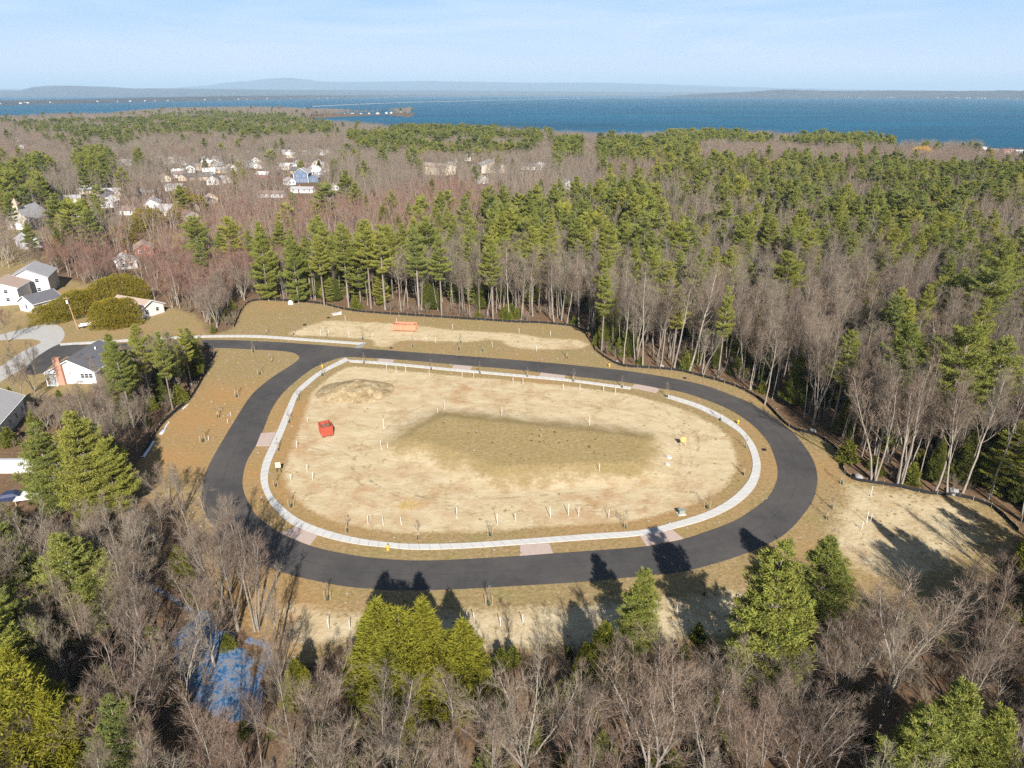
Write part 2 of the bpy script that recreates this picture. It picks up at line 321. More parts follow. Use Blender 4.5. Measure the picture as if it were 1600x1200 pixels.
def concrete_material(name, col, joint=1.5):
    m, t, b, _ = mat(name); p = objpos(t)
    f, g = noise(t, 0.7, 6, 0.7, p), noise(t, 8, 4, 0.6, p)
    c = ramp(t, f, [(0.3, tuple(k * 0.84 for k in col)), (0.7, col)])
    c = mixc(t, ramp(t, g, [(0.55, (0, 0, 0)), (0.75, (0.3, 0.3, 0.3))]), c, tuple(k * 0.6 for k in col))
    if joint:
        u = nd(t, "ShaderNodeSeparateXYZ"); ln(t, nd(t, "ShaderNodeUVMap").outputs[0], u.inputs[0])
        fr = mth(t, 'FRACT', mth(t, 'DIVIDE', u.outputs[0], joint)); j = mth(t, 'LESS_THAN', fr, 0.045)
        pan = nd(t, "ShaderNodeTexWhiteNoise"); pan.noise_dimensions = '1D'; ln(t, mth(t, 'FLOOR', mth(t, 'DIVIDE', u.outputs[0], joint)), pan.inputs['W'])
        c = mixc(t, mth(t, 'MULTIPLY', pan.outputs['Value'], 0.22), c, tuple(k * 0.7 for k in col))
        c = mixc(t, mth(t, 'MULTIPLY', j, 0.75), c, tuple(k * 0.35 for k in col))
    ln(t, c, b.inputs['Base Color']); bump(t, b, g, 0.01, 0.3); return m
M['walk'] = concrete_material("sidewalk_concrete", (0.53, 0.515, 0.485))
M['street'] = concrete_material("worn_street", (0.40, 0.385, 0.36), 0)
def paver_material():
    m, t, b, _ = mat("pink_pavers"); p = objpos(t)
    br = nd(t, "ShaderNodeTexBrick"); ln(t, p, br.inputs['Vector']); br.inputs['Scale'].default_value = 2.4
    br.inputs['Color1'].default_value = (0.40, 0.285, 0.25, 1); br.inputs['Color2'].default_value = (0.47, 0.36, 0.32, 1); br.inputs['Mortar'].default_value = (0.25, 0.19, 0.16, 1)
    br.inputs['Mortar Size'].default_value = 0.03
    c = mixc(t, mth(t, 'MULTIPLY', noise(t, 1.3, 5, 0.7, p), 0.6), br.outputs[0], (0.46, 0.39, 0.33))
    ln(t, c, b.inputs['Base Color']); return m
M['paver'] = paver_material()

# ================================================================ the ground: one sheet from under the drone to the lake shore
def axis(a, b, c, d, fine, coarse, grow=1.12):
    mid = list(np.arange(b, c + 1e-6, fine)); lo, hi, s = [], [], fine; x = b
    while x > a: s = min(coarse, s * grow); x -= s; lo.append(x)
    s = fine; x = c
    while x < d: s = min(coarse, s * grow); x += s; hi.append(x)
    return np.array(lo[::-1] + mid + hi)
def relief(X, Y):
    """Height of the ground: flat round the new road, the grass mound, soft swells in the woods, a bank down to the lake."""
    X = np.asarray(X, float); Y = np.asarray(Y, float); far = np.clip((np.hypot(X, Y - 110) - 150) / 250, 0, 1)
    z = far * (2.2 * vnoise(X, Y, 170, 3) + 0.8 * vnoise(X, Y, 60, 4))
    return z
def sheet_grid(xs, ys, hf):
    X, Y = np.meshgrid(xs, ys); Z = hf(X, Y); nx, ny = len(xs), len(ys)
    V = np.stack([X.ravel(), Y.ravel(), Z.ravel()], 1)
    i = np.arange(ny - 1)[:, None] * nx + np.arange(nx - 1)[None]
    Fc = np.stack([i, i + 1, i + nx + 1, i + nx], -1).reshape(-1, 4)
    return V, Fc
def mesh_np(name, V, Fc, m, parent=None, sm=True):
    me = bpy.data.meshes.new(name); k = Fc.shape[1]
    me.vertices.add(len(V)); me.vertices.foreach_set('co', V.ravel().astype(np.float32))
    me.loops.add(Fc.size); me.loops.foreach_set('vertex_index', Fc.ravel().astype(np.int32))
    me.polygons.add(len(Fc)); me.polygons.foreach_set('loop_start', np.arange(0, Fc.size, k, dtype=np.int32))
    me.update(calc_edges=True); me.materials.append(m)
    if sm: me.polygons.foreach_set('use_smooth', np.ones(len(Fc), bool))
    o = bpy.data.objects.new(name, me); C.objects.link(o)
    if parent is not None: o.parent = parent
    return o
def add_attr(o, name, vals):
    a = o.data.attributes.new(name, 'FLOAT', 'POINT'); a.data.foreach_set('value', np.asarray(vals, np.float32))
MOUND_H = 1.1
xs = axis(-4600, -90, 95, 3300, 0.75, 45); ys = axis(-150, 34, 215, 3700, 0.75, 45)
GX, GY = np.meshgrid(xs, ys); gx, gy = GX.ravel(), GY.ravel()
near = (np.abs(gx) < 260) & (gy < 420) & (gy > 0)
def soft(poly, wd):
    o = np.zeros(len(gx)); o[near] = np.clip(0.5 + sdf(poly, gx[near], gy[near]) / (2 * wd), 0, 1); return o
a_clear, a_mound, a_nlot = soft(clear, 2.0), soft(mound, 4.6), soft(nlot, 1.8)
a_isl, a_sb, a_se = soft(island, 0.6), soft(sband, 2.2), soft(selot, 2.6)
d_isl = np.zeros(len(gx)); d_isl[near] = np.clip((sdf(island, gx[near], gy[near]) - 1.4) / 3.2, 0, 1)
d_isl *= 1.0
a_lawn = soft(lawn_w, 3.0)
sand = np.maximum.reduce([np.clip(d_isl * 1.25, 0, 1), a_nlot, a_sb * 0.88, a_se * 0.66])
edgeg = np.zeros(len(gx)); edgeg[near] = np.clip(1 - np.abs(sdf(clear, gx[near], gy[near])) / 6, 0, 1)
rust = np.zeros(len(gx))
for cx, cy, r in ((490, 640, 9), (480, 660, 7), (470, 700, 7), (720, 615, 9), (560, 780, 10), (1000, 775, 12), (470, 760, 8), (640, 610, 6), (660, 770, 9), (900, 785, 9), (830, 610, 8), (385, 925, 9), (430, 960, 8), (300, 650, 9), (350, 620, 8), (270, 720, 7), (395, 740, 4)):
    q = G(cx, cy); rust = np.maximum(rust, np.exp(-((gx - q[0]) ** 2 + (gy - q[1]) ** 2) / r ** 2))
lz = np.zeros(len(gx)); farm = gy > 500; ld = np.full(len(gx), 500.0); ld[farm] = sdf(land, gx[farm], gy[farm])
gz = relief(gx, gy) + MOUND_H * np.clip(soft(mound, 7) * 2 - 0.5, 0, 1) ** 1.5
gz = np.where(ld < 25, gz * np.clip(ld / 25, 0, 1) + (LAKE_Z + 0.8) * np.clip(1 - ld / 25, 0, 1), gz); gz = np.where(ld < 0, np.maximum(LAKE_Z + 0.8 + ld * 0.25, -14), gz)
far_lawn = np.clip(vnoise(gx, gy, 45, 9) * 1.5 - 0.6, 0, 1) * (gx < -40) * (gy > 230) * (gy < 620) * (gx > -420)
V, Fc = sheet_grid(xs, ys, lambda X, Y: gz.reshape(X.shape))
ground = mesh_np("ground", V, Fc, M['ground']); tag(ground, kind='structure')
add_attr(ground, 'grass', np.maximum.reduce([a_clear, a_lawn * 0.95, far_lawn])); add_attr(ground, 'sand', sand); add_attr(ground, 'mound', a_mound); add_attr(ground, 'rust', rust)
def ground_z(x, y):
    if abs(x) < 150 and y < 260: 
        return 0.0
    return float(relief(np.array([x]), np.array([y]))[0])
def mound_z(x, y):
    s = sdf(mound, np.array([x]), np.array([y]))[0]
    return MOUND_H * max(0.0, np.clip(0.5 + s / 14, 0, 1) * 2 - 0.5) ** 1.5 if s > -4 else 0.0

# ================================================================ roads, pavements, aprons: sheets and slabs
def flat_poly(name, loops, z, m, kind='structure', depth=0.0):
    bm = bmesh.new(); ed = []
    for L in loops:
        vs = [bm.verts.new((p[0], p[1], z)) for p in L]
        for i in range(len(vs)): ed.append(bm.edges.new((vs[i], vs[(i + 1) % len(vs)])))
    bmesh.ops.triangle_fill(bm, use_beauty=True, edges=ed)
    bmesh.ops.recalc_face_normals(bm, faces=bm.faces)
    for f in bm.faces:
        if f.normal.z < 0: f.normal_flip()
    if depth:
        for e in list(bm.edges):
            if len(e.link_faces) == 1:
                a, b_ = e.verts; l = e.link_loops[0]; a, b_ = l.vert, l.link_loop_next.vert
                c1, d1 = bm.verts.new((b_.co.x, b_.co.y, z - depth)), bm.verts.new((a.co.x, a.co.y, z - depth))
                bm.faces.new((b_, a, d1, c1))
    me = bpy.data.meshes.new(name); bm.to_mesh(me); bm.free(); me.materials.append(m)
    o = bpy.data.objects.new(name, me); C.objects.link(o)
    if kind: tag(o, kind=kind)
    return o
def slab(name, A, B, z, m, depth=0.15):
    """A strip between two traced edges with sides and a u coordinate that runs along it in metres."""
    n = max(len(A), len(B)); A, B = resample(A, n), resample(B, n); mid = (A + B) / 2
    s = np.r_[0, np.cumsum(np.linalg.norm(np.diff(mid, axis=0), axis=1))]
    V = np.concatenate([np.c_[A, np.full(n, z)], np.c_[B, np.full(n, z)], np.c_[A, np.full(n, z - depth)], np.c_[B, np.full(n, z - depth)]])
    Fc, U = [], []
    for i in range(n - 1):
        for q in ((i, i + 1, n + i + 1, n + i), (2 * n + i, 2 * n + i + 1, i + 1, i), (n + i, n + i + 1, 3 * n + i + 1, 3 * n + i)):
            Fc.append(q); U += [(s[k % n], 1.0 if k >= n else 0.0) for k in q]
    for i in (0, n - 1): Fc.append((i, n + i, 3 * n + i, 2 * n + i)); U += [(s[i] + 0.5, 0)] * 4
    me = bpy.data.meshes.new(name); me.from_pydata(V, [], Fc); me.materials.append(m)
    uv = me.uv_layers.new(name="UVMap"); uv.data.foreach_set('uv', np.array(U, np.float32).ravel())
    bm = bmesh.new(); bm.from_mesh(me); bmesh.ops.recalc_face_normals(bm, faces=bm.faces); bm.to_mesh(me); bm.free()
    o = bpy.data.objects.new(name, me); C.objects.link(o); tag(o, kind='structure'); return o
flat_poly("road", [road_out, road_in], 0.035, M['asphalt'], depth=0.1)
flat_poly("street", [street], 0.018, M['street'], depth=0.1)
slab("sidewalk", walk_out, walk_in, 0.09, M['walk'])
slab("sidewalk", smooth(GP(NWALK_IN_UP), False, 1.0), nwalk_lo, 0.094, M['walk'])
slab("sidewalk", smooth(GP(NWALK_UP), False, 1.0), smooth(GP(NWALK_LO), False, 1.0), 0.09, M['walk'])
flat_poly("sidewalk", [GP(NWALK_END)], 0.094, M['walk'], depth=0.12)
for a in APRONS: flat_poly("driveway_apron", [GP(a)], 0.055, M['paver'], depth=0.12)
for i, d in enumerate(DRIVES): flat_poly("driveway", [smooth(GP(d), True, 1.5)], 0.026, M['street'] if i != 2 else M['asphalt'], depth=0.08)

def road_seams():
    """Paving joints and the darker wheel paths of the new asphalt, laid on the road."""
    m, t, b, _ = mat("paving_joint"); p = objpos(t); ln(t, ramp(t, noise(t, 0.6, 5, 0.7, p), [(0.35, (0.034, 0.031, 0.030)), (0.7, (0.082, 0.075, 0.070))]), b.inputs['Base Color'])
    P = road_in[::3]; Q = np.array([road_out[np.argmin(((road_out - p_) ** 2).sum(1))] for p_ in P]); ok = np.linalg.norm(P - Q, axis=1) < 7.6
    for f, w_ in ((0.5, 0.05), (0.24, 0.022), (0.77, 0.022)):
        run, V, Fc = [], [], []
        k = 0
        for i in range(len(P)):
            a = np.array(P[i]) * (1 - f - w_ / 7) + np.array(Q[i]) * (f + w_ / 7); c = np.array(P[i]) * (1 - f + w_ / 7) + np.array(Q[i]) * (f - w_ / 7)
            V += [(a[0], a[1], 0.039), (c[0], c[1], 0.039)]
            if i and ok[i] and ok[i - 1]: Fc.append((2 * i - 2, 2 * i - 1, 2 * i + 1, 2 * i))
        mesh_np("road_seam", np.array(V), np.array(Fc), m, sm=False)['kind'] = 'structure'
road_seams()
# ================================================================ lake, far shores, hills, haze
def water_material(name, deep, bumps, caps=True):
    m, t, b, _ = mat(name); p = objpos(t)
    mp = nd(t, "ShaderNodeMapping"); mp.inputs['Scale'].default_value = (0.25, 1, 1); ln(t, p, mp.inputs['Vector'])
    band = noise(t, 0.0035, 7, 0.65, mp.outputs[0], 0.8)
    c = ramp(t, band, [(0.3, tuple(k * 0.62 for k in deep)), (0.7, tuple(k * 1.3 for k in deep))])
    c = mixc(t, mth(t, 'MULTIPLY', mth(t, 'SUBTRACT', noise(t, 0.06, 3, 0.7, mp.outputs[0]), 0.4), 1.4, clamp=True), c, tuple(k * 0.62 for k in deep))
    if caps:
        cap = ramp(t, noise(t, 0.09, 2, 0.5, p), [(0.77, (0, 0, 0)), (0.83, (0.6, 0.6, 0.6))])
        c = mixc(t, cap, c, (0.45, 0.55, 0.6))
    ln(t, c, b.inputs['Base Color']); b.inputs['Roughness'].default_value = 0.45; b.inputs['Specular IOR Level'].default_value = 0.06; b.inputs['IOR'].default_value = 1.33
    bump(t, b, noise(t, bumps, 4, 0.6, p), 0.6, 0.7); return m
M['lake'] = water_material("lake_water", (0.0, 0.080, 0.148), 0.15)
V = np.array([[-60000, 150, LAKE_Z], [60000, 150, LAKE_Z], [60000, 70000, LAKE_Z], [-60000, 70000, LAKE_Z]], float)
tag(mesh_np("water", V, np.array([[0, 1, 2, 3]]), M['lake'], sm=False), kind='structure')
def hill_material():
    m, t, b, _ = mat("wooded_hills"); p = objpos(t)
    c = ramp(t, noise(t, 0.004, 8, 0.7, p), [(0.3, (0.025, 0.036, 0.038)), (0.5, (0.048, 0.052, 0.054)), (0.7, (0.085, 0.080, 0.076))])
    c = mixc(t, ramp(t, noise(t, 0.0009, 4, 0.6, p), [(0.6, (0, 0, 0)), (0.7, (0.6, 0.6, 0.6))]), c, (0.12, 0.11, 0.075))
    ln(t, c, b.inputs['Base Color']); b.inputs['Roughness'].default_value = 1.0; return m
M['hills'] = hill_material()
def dist_of(py, z=LAKE_Z): return (CH - z) / math.tan(PITCH + math.atan((py - 600) / F))
def az_x(px, D): return D * (px - 800) / (F * _cp + 455 * _sp)
def ridge(name, foot, crest, depth, seed, jag=0.1):
    """A range: foot = the shoreline, crest = the skyline (photo points); a real slope between with a back side."""
    fx = np.array([a for a, _ in foot], float); fd = np.array([dist_of(b) for _, b in foot])
    cx = np.array([a for a, _ in crest], float); cy = np.array([b for _, b in crest], float)
    n, k = 420, 16; u = np.linspace(fx[0], fx[-1], n); D0 = np.exp(np.interp(u, fx, np.log(fd)))
    sky_y = np.interp(u, cx, cy); el = -np.tan(PITCH + np.arctan((sky_y - 600) / F))
    rows = []
    for j in range(k):
        t = j / (k - 5); D = D0 + depth * t
        hc = (D0 + depth) * el + CH - LAKE_Z
        prof = np.clip(math.sin(min(t, 1.0) * math.pi / 2) ** 1.3, 0, 1) if t <= 1 else max(0.0, 1 - (t - 1) * 2.4)
        z = LAKE_Z - 1 + (hc + 1) * prof
        z = z + (hc * jag) * (vnoise(u * 1.0 + 37 * j, np.full(n, j * 3.1), 14, seed) + 0.5 * vnoise(u + 91 * j, np.full(n, j * 1.7), 5, seed + 1)) * (0.15 + 0.6 * prof) * (1 if t < 0.95 else 0.35)
        if j == 0: z = np.full(n, LAKE_Z - 2.0)
        rows.append(np.stack([az_x(u, D), D, z], 1))
    V = np.concatenate(rows); i = np.arange(k - 1)[:, None] * n + np.arange(n - 1)[None]
    Fc = np.stack([i, i + 1, i + n + 1, i + n], -1).reshape(-1, 4)
    tag(mesh_np(name, V, Fc, M['hills']), kind='structure')
    return u, D0
ridge("hills", [(-400, 166), (0, 165), (200, 160.5), (400, 156.5), (560, 153), (660, 151), (800, 150.3), (1000, 150.3)], [(-400, 158), (0, 157), (100, 155), (240, 152), (400, 149.5), (560, 148.5), (700, 148), (1000, 149)], 700, 11, 0.12)
ridge("hills", [(-500, 152), (400, 151), (700, 149.6), (1100, 149.2), (1300, 149)], [(-500, 138), (-100, 144), (0, 141), (30, 141.5), (55, 136), (75, 134), (120, 134.3), (180, 136.5), (210, 138.5), (260, 138), (400, 140), (620, 141), (800, 142), (1000, 143.5), (1300, 145)], 3500, 12, 0.06)
ridge("mountains", [(-300, 148.2), (500, 148), (1500, 147.8)], [(-300, 138), (100, 139), (260, 138), (330, 133), (360, 128.5), (385, 127.5), (405, 124.5), (430, 122.5), (455, 121.5), (475, 123.5), (492, 126), (520, 128), (600, 127.5), (660, 126.5), (720, 127.5), (830, 129.5), (900, 129), (960, 129.5), (1020, 131.5), (1100, 134), (1200, 137), (1330, 139.5), (1500, 142)], 6000, 13, 0.04)
fu, fD = ridge("far_shore", [(1010, 152), (1090, 152.8), (1200, 153.3), (1330, 153.3), (1450, 154.3), (1600, 155.5), (1900, 157)], [(1010, 151.5), (1090, 147), (1180, 143), (1215, 140), (1300, 142), (1400, 141.5), (1500, 142), (1600, 141.5), (1900, 140)], 1500, 14, 0.10)
# causeway: a low stone bank across the bay
def causeway():
    pts = []
    for px, py in ((484, 166.5), (560, 163), (640, 160), (720, 158), (800, 156), (880, 154), (960, 153.3), (1040, 152.8)):
        D = dist_of(py); pts.append((az_x(px, D), D))
    P = smooth(pts, False, 120); n = len(P); d = np.gradient(P, axis=0); d /= np.linalg.norm(d, axis=1)[:, None]; q = np.stack([-d[:, 1], d[:, 0]], 1)
    rows = [np.c_[P + q * o, np.full(n, z)] for o, z in ((-9, LAKE_Z - 1), (-4, LAKE_Z + 1.9), (4, LAKE_Z + 1.9), (9, LAKE_Z - 1))]
    V = np.concatenate(rows); i = np.arange(3)[:, None] * n + np.arange(n - 1)[None]
    return tag(mesh_np("causeway", V, np.stack([i, i + 1, i + n + 1, i + n], -1).reshape(-1, 4), simple("causeway_stone", (0.33, 0.32, 0.30), var=0.3, scale=0.02)), 'thin pale stone causeway crossing the blue lake beyond the wooded point', 'causeway')
causeway()
def haze():
    b = MB(); x, y0, y1, z0, z1 = 26000, -300, 46000, -16.0, 560.0
    V = [[-x, y0, z0], [x, y0, z0], [x, y1, z0], [-x, y1, z0], [-x, y0, z1], [x, y0, z1], [x, y1, z1], [-x, y1, z1]]
    b.add(V, [(3, 2, 1, 0), (4, 5, 6, 7), (0, 1, 5, 4), (1, 2, 6, 5), (2, 3, 7, 6), (3, 0, 4, 7)])
    m = bpy.data.materials.new("haze_air"); m.use_nodes = True; t = m.node_tree; t.nodes.clear()
    o = t.nodes.new("ShaderNodeOutputMaterial"); v = t.nodes.new("ShaderNodeVolumePrincipled")
    v.inputs['Color'].default_value = (0.58, 0.80, 1.0, 1); v.inputs['Density'].default_value = HAZE; v.inputs['Anisotropy'].default_value = 0.0
    t.links.new(v.outputs[0], o.inputs['Volume'])
    tag(b.build("haze", m), kind='stuff')
HAZE = 5.4e-5
haze()
# ================================================================ bark, twigs, needles
def bark_material(name, a, b_, use_tint=True):
    m, t, b, _ = mat(name); p = objpos(t)
    mp = nd(t, "ShaderNodeMapping"); mp.inputs['Scale'].default_value = (1, 1, 0.25); ln(t, p, mp.inputs['Vector'])
    c = ramp(t, noise(t, 3.0, 5, 0.7, mp.outputs[0]), [(0.3, a), (0.7, b_)])
    r = nd(t, "ShaderNodeObjectInfo").outputs['Random']
    c = mixc(t, mth(t, 'MULTIPLY', r, 0.45), c, tuple(k * 0.55 for k in a))
    ln(t, c, b.inputs['Base Color']); b.inputs['Roughness'].default_value = 0.95; b.inputs['Specular IOR Level'].default_value = 0.05; return m
def twig_material():
    m, t, b, _ = mat("bare_twigs"); r = nd(t, "ShaderNodeObjectInfo").outputs['Random']
    tint = attr(t, 'tint', 'INSTANCER')
    c = ramp(t, r, [(0.0, (0.19, 0.155, 0.12)), (0.3, (0.265, 0.23, 0.175)), (0.55, (0.155, 0.125, 0.105)), (0.8, (0.22, 0.185, 0.135)), (1.0, (0.14, 0.112, 0.098))])
    c = mixc(t, tint, c, (0.245, 0.118, 0.092))
    p = objpos(t); c = mixc(t, mth(t, 'MULTIPLY', noise(t, 1.5, 3, 0.6, p), 0.5), c, (0.15, 0.122, 0.08))
    ln(t, c, b.inputs['Base Color']); b.inputs['Roughness'].default_value = 1.0; b.inputs['Specular IOR Level'].default_value = 0.0; return m
def leaf_material(name, stops, alt, trans=0.25):
    """Needles: colour differs from tree to tree (object random) and from spray to spray."""
    m = bpy.data.materials.new(name); m.use_nodes = True; t = m.node_tree; t.nodes.clear()
    out = t.nodes.new("ShaderNodeOutputMaterial"); d = t.nodes.new("ShaderNodeBsdfDiffuse"); tr = t.nodes.new("ShaderNodeBsdfTranslucent"); mx = t.nodes.new("ShaderNodeMixShader")
    oi = nd(t, "ShaderNodeObjectInfo").outputs['Random']; p = objpos(t)
    c = ramp(t, oi, [(k / (len(stops) - 1), s) for k, s in enumerate(stops)])
    c = mixc(t, ramp(t, noise(t, 1.1, 4, 0.7, p), [(0.4, (0, 0, 0)), (0.7, (0.8, 0.8, 0.8))]), c, alt)
    c = mixc(t, attr(t, 'tint', 'INSTANCER'), c, (0.070, 0.090, 0.030))
    ln(t, c, d.inputs[0]); ln(t, c, tr.inputs[0]); mx.inputs[0].default_value = trans
    ln(t, d.outputs[0], mx.inputs[1]); ln(t, tr.outputs[0], mx.inputs[2]); ln(t, mx.outputs[0], out.inputs[0]); return m
M['bark_grey'] = bark_material("grey_bark", (0.20, 0.17, 0.14), (0.39, 0.345, 0.285))
M['bark_pine'] = bark_material("pine_bark", (0.17, 0.135, 0.11), (0.34, 0.29, 0.25))
M['twigs'] = twig_material()
M['needles'] = leaf_material("pine_needles", [(0.14, 0.17, 0.045), (0.29, 0.295, 0.055), (0.19, 0.225, 0.058), (0.36, 0.335, 0.060), (0.155, 0.195, 0.068), (0.26, 0.275, 0.05)], (0.35, 0.335, 0.075))
M['cedar'] = leaf_material("cedar_sprays", [(0.190, 0.190, 0.024), (0.245, 0.235, 0.026), (0.155, 0.170, 0.028), (0.215, 0.205, 0.026)], (0.31, 0.275, 0.036))
M['hedge'] = leaf_material("hedge_sprays", [(0.215, 0.185, 0.026), (0.235, 0.200, 0.026)], (0.29, 0.215, 0.030))

def unit(v): return v / (np.linalg.norm(v, axis=-1, keepdims=True) + 1e-9)
def blades(P, D, L, W, rng):
    """One thin triangle per row: from P along D, length L, width W."""
    n = len(P); r = unit(rng.normal(size=(n, 3))); s = unit(np.cross(D, r)) * (np.asarray(W).reshape(-1, 1) / 2)
    L = np.asarray(L).reshape(-1, 1)
    return np.stack([P - s, P + s, P + D * L], 1)

# ---------------------------------------------------------------- leafless trees
def bare_mesh(seed, H, style, detail=1.0, sides=6):
    """Returns (trunk MB, crown MB). detail scales how many branchlets there are; coarse trees get fewer, wider ones."""
    rng = np.random.default_rng(seed); tr, cr = MB(), MB(); tw = []
    wide = 1.0 / math.sqrt(max(detail, 0.02))
    def path(p, d, L, n, wob, up):
        P = [p]; d = d / np.linalg.norm(d)
        for _ in range(n):
            d = d + rng.normal(size=3) * wob + np.array([0, 0, up]); d /= np.linalg.norm(d); P.append(P[-1] + d * L / n)
        return np.array(P)
    def side_dir(ax, ang, az):
        ax = ax / np.linalg.norm(ax); ref = np.array([1.0, 0, 0]) if abs(ax[2]) > 0.8 else np.array([0, 0, 1.0])
        u = np.cross(ax, ref); u /= np.linalg.norm(u); v = np.cross(ax, u)
        return ax * math.cos(ang) + (u * math.cos(az) + v * math.sin(az)) * math.sin(ang)
    def at(P, t):
        x = t * (len(P) - 1); i = min(int(x), len(P) - 2); return P[i] + (P[i + 1] - P[i]) * (x - i), P[i + 1] - P[i]
    def limb(p, d, L, r, lev):
        n = (9, 6, 4, 3)[lev]; wob = (0.06, 0.12, 0.15, 0.18)[lev]
        P = path(p, d, L, n, wob, (0.02, 0.07, 0.07, 0.05)[lev]); R = np.linspace(r, r * (0.22 if lev == 0 else 0.3), len(P))
        if lev == 0: R[0] *= 1.25
        (tr if lev <= 1 else cr).tube(P, R * (1.0 if lev < 2 else wide), sides if lev == 0 else (4 if lev == 1 else 3))
        if lev == 3:
            return P
        kids_ = {0: nprim, 1: max(3, int(nsec * (0.5 + 0.5 * L / Lp))), 2: max(2, int(4.4 * detail ** 0.5 * min(1.5, 0.6 + L / 2.2)))}[lev]
        az = rng.uniform(0, 6.28)
        for k in range(kids_):
            t = (t0 if lev == 0 else 0.22) + (0.99 - (t0 if lev == 0 else 0.22)) * (k + rng.uniform(0, 0.9)) / kids_
            q, ax = at(P, t); az += 2.4 + rng.normal() * 0.4
            if lev == 0:
                ln_ = Lp * (1.12 - 0.72 * (t - t0) / (1 - t0 + 1e-6)) * rng.uniform(0.65, 1.15); ang = rng.uniform(*aprim) * (1.1 - 0.5 * t)
            elif lev == 1: ln_ = L * rng.uniform(0.42, 0.72) * (1.15 - 0.55 * t); ang = rng.uniform(0.35, 0.7)
            else: ln_ = L * rng.uniform(0.45, 0.8) * (1.15 - 0.4 * t); ang = rng.uniform(0.3, 0.7)
            rr = np.interp(t, np.linspace(0, 1, len(R)), R) * (0.40 if lev == 0 else 0.44)
            Q = limb(q, side_dir(ax, ang, az), ln_, max(rr, 0.008), lev + 1)
            if lev >= 1 and Q is not None or lev == 2:
                S = Q if Q is not None else P
                m = max(2, int(4 * detail)); ts = rng.uniform(0.1, 1, m) * (len(S) - 1); i = np.minimum(ts.astype(int), len(S) - 2)
                p0 = S[i] + (S[i + 1] - S[i]) * (ts - i)[:, None]
                dd = unit(unit(S[i + 1] - S[i]) + rng.normal(size=(m, 3)) * 0.38 + np.array([0, 0, 0.3]))
                tw.append((p0, dd, rng.uniform(0.35, 1.0, m), rng.uniform(0.013, 0.026, m) * wide))
        if lev >= 1:
            m = max(3, int(6 * detail)); ts = rng.uniform(0.35, 1, m) * (len(P) - 1); i = np.minimum(ts.astype(int), len(P) - 2)
            p0 = P[i] + (P[i + 1] - P[i]) * (ts - i)[:, None]
            dd = unit(unit(P[i + 1] - P[i]) * 0.8 + rng.normal(size=(m, 3)) * 0.4 + np.array([0, 0, 0.35]))
            tw.append((p0, dd, rng.uniform(0.4, 1.2, m), rng.uniform(0.014, 0.028, m) * wide))
        return None
    nsec = max(3, int(7 * detail ** 0.5))
    if style == 'forest':
        t0, nprim, Lp, aprim = 0.42, max(6, int(17 * detail ** 0.5)), H * 0.24, (0.45, 0.85)
        limb(np.zeros(3), np.array([rng.normal() * 0.04, rng.normal() * 0.04, 1]), H, 0.0092 * H, 0)
    elif style == 'vase':
        k = rng.integers(4, 7); t0, nprim, Lp, aprim = 0.25, max(5, int(11 * detail ** 0.5)), H * 0.26, (0.35, 0.7)
        hb = H * rng.uniform(0.10, 0.2); tr.tube([[0, 0, 0], [0, 0, hb * 0.6], [0, 0, hb]], [0.017 * H, 0.0145 * H, 0.014 * H], sides)
        for j in range(k):
            a = j * 6.283 / k + rng.uniform(-0.4, 0.4); th = rng.uniform(0.18, 0.52)
            limb(np.array([0, 0, hb * 0.93]), np.array([math.cos(a) * math.sin(th), math.sin(a) * math.sin(th), math.cos(th)]), (H - hb) * rng.uniform(0.8, 1.05), 0.0072 * H, 0)
    elif style == 'clump':
        k = rng.integers(2, 5); t0, nprim, Lp, aprim = 0.4, max(5, int(12 * detail ** 0.5)), H * 0.19, (0.4, 0.8)
        for j in range(k):
            a = j * 6.283 / k + rng.uniform(-0.5, 0.5); th = rng.uniform(0.04, 0.22)
            limb(np.array([math.cos(a), math.sin(a), 0]) * 0.25, np.array([math.cos(a) * math.sin(th), math.sin(a) * math.sin(th), math.cos(th)]), H * rng.uniform(0.75, 1.0), 0.0085 * H, 0)
    P, D, L, W = (np.concatenate([x[i] for x in tw]) for i in range(4))
    cr.tris(blades(P, D, L, W, rng))
    return tr, cr
def bare_far_mesh(seed, H, R, n, wdt, t0=0.3):
    """A distant leafless crown: a short fan of limbs and a loose cloud of twig strips."""
    rng = np.random.default_rng(seed); b = MB(); b.tube([[0, 0, 0], [rng.normal() * 0.2, rng.normal() * 0.2, H * 0.75]], [0.2, 0.08], 4)
    for k in range(9):
        a = rng.uniform(0, 6.28); z = H * rng.uniform(t0, 0.6); l = R * rng.uniform(0.5, 0.95)
        b.tube([[0, 0, z], [math.cos(a) * l * 0.55, math.sin(a) * l * 0.55, z + l * 0.8], [math.cos(a) * l, math.sin(a) * l, z + l * 1.7]], [0.11, 0.06, 0.03], 3)
    u = unit(rng.normal(size=(n, 3))); rr = rng.uniform(0.25, 1.0, n) ** 0.5
    P = u * rr[:, None] * np.array([R, R, H * (1 - t0) * 0.5]) + np.array([0, 0, H * (1 + t0) * 0.5])
    D = unit(u * np.array([0.7, 0.7, 0.35]) + rng.normal(size=(n, 3)) * 0.4 + np.array([0, 0, 0.6]))
    c = MB(); c.tris(blades(P - D * 0.6, D, rng.uniform(0.9, 1.9, n), np.full(n, wdt), rng)); return b, c

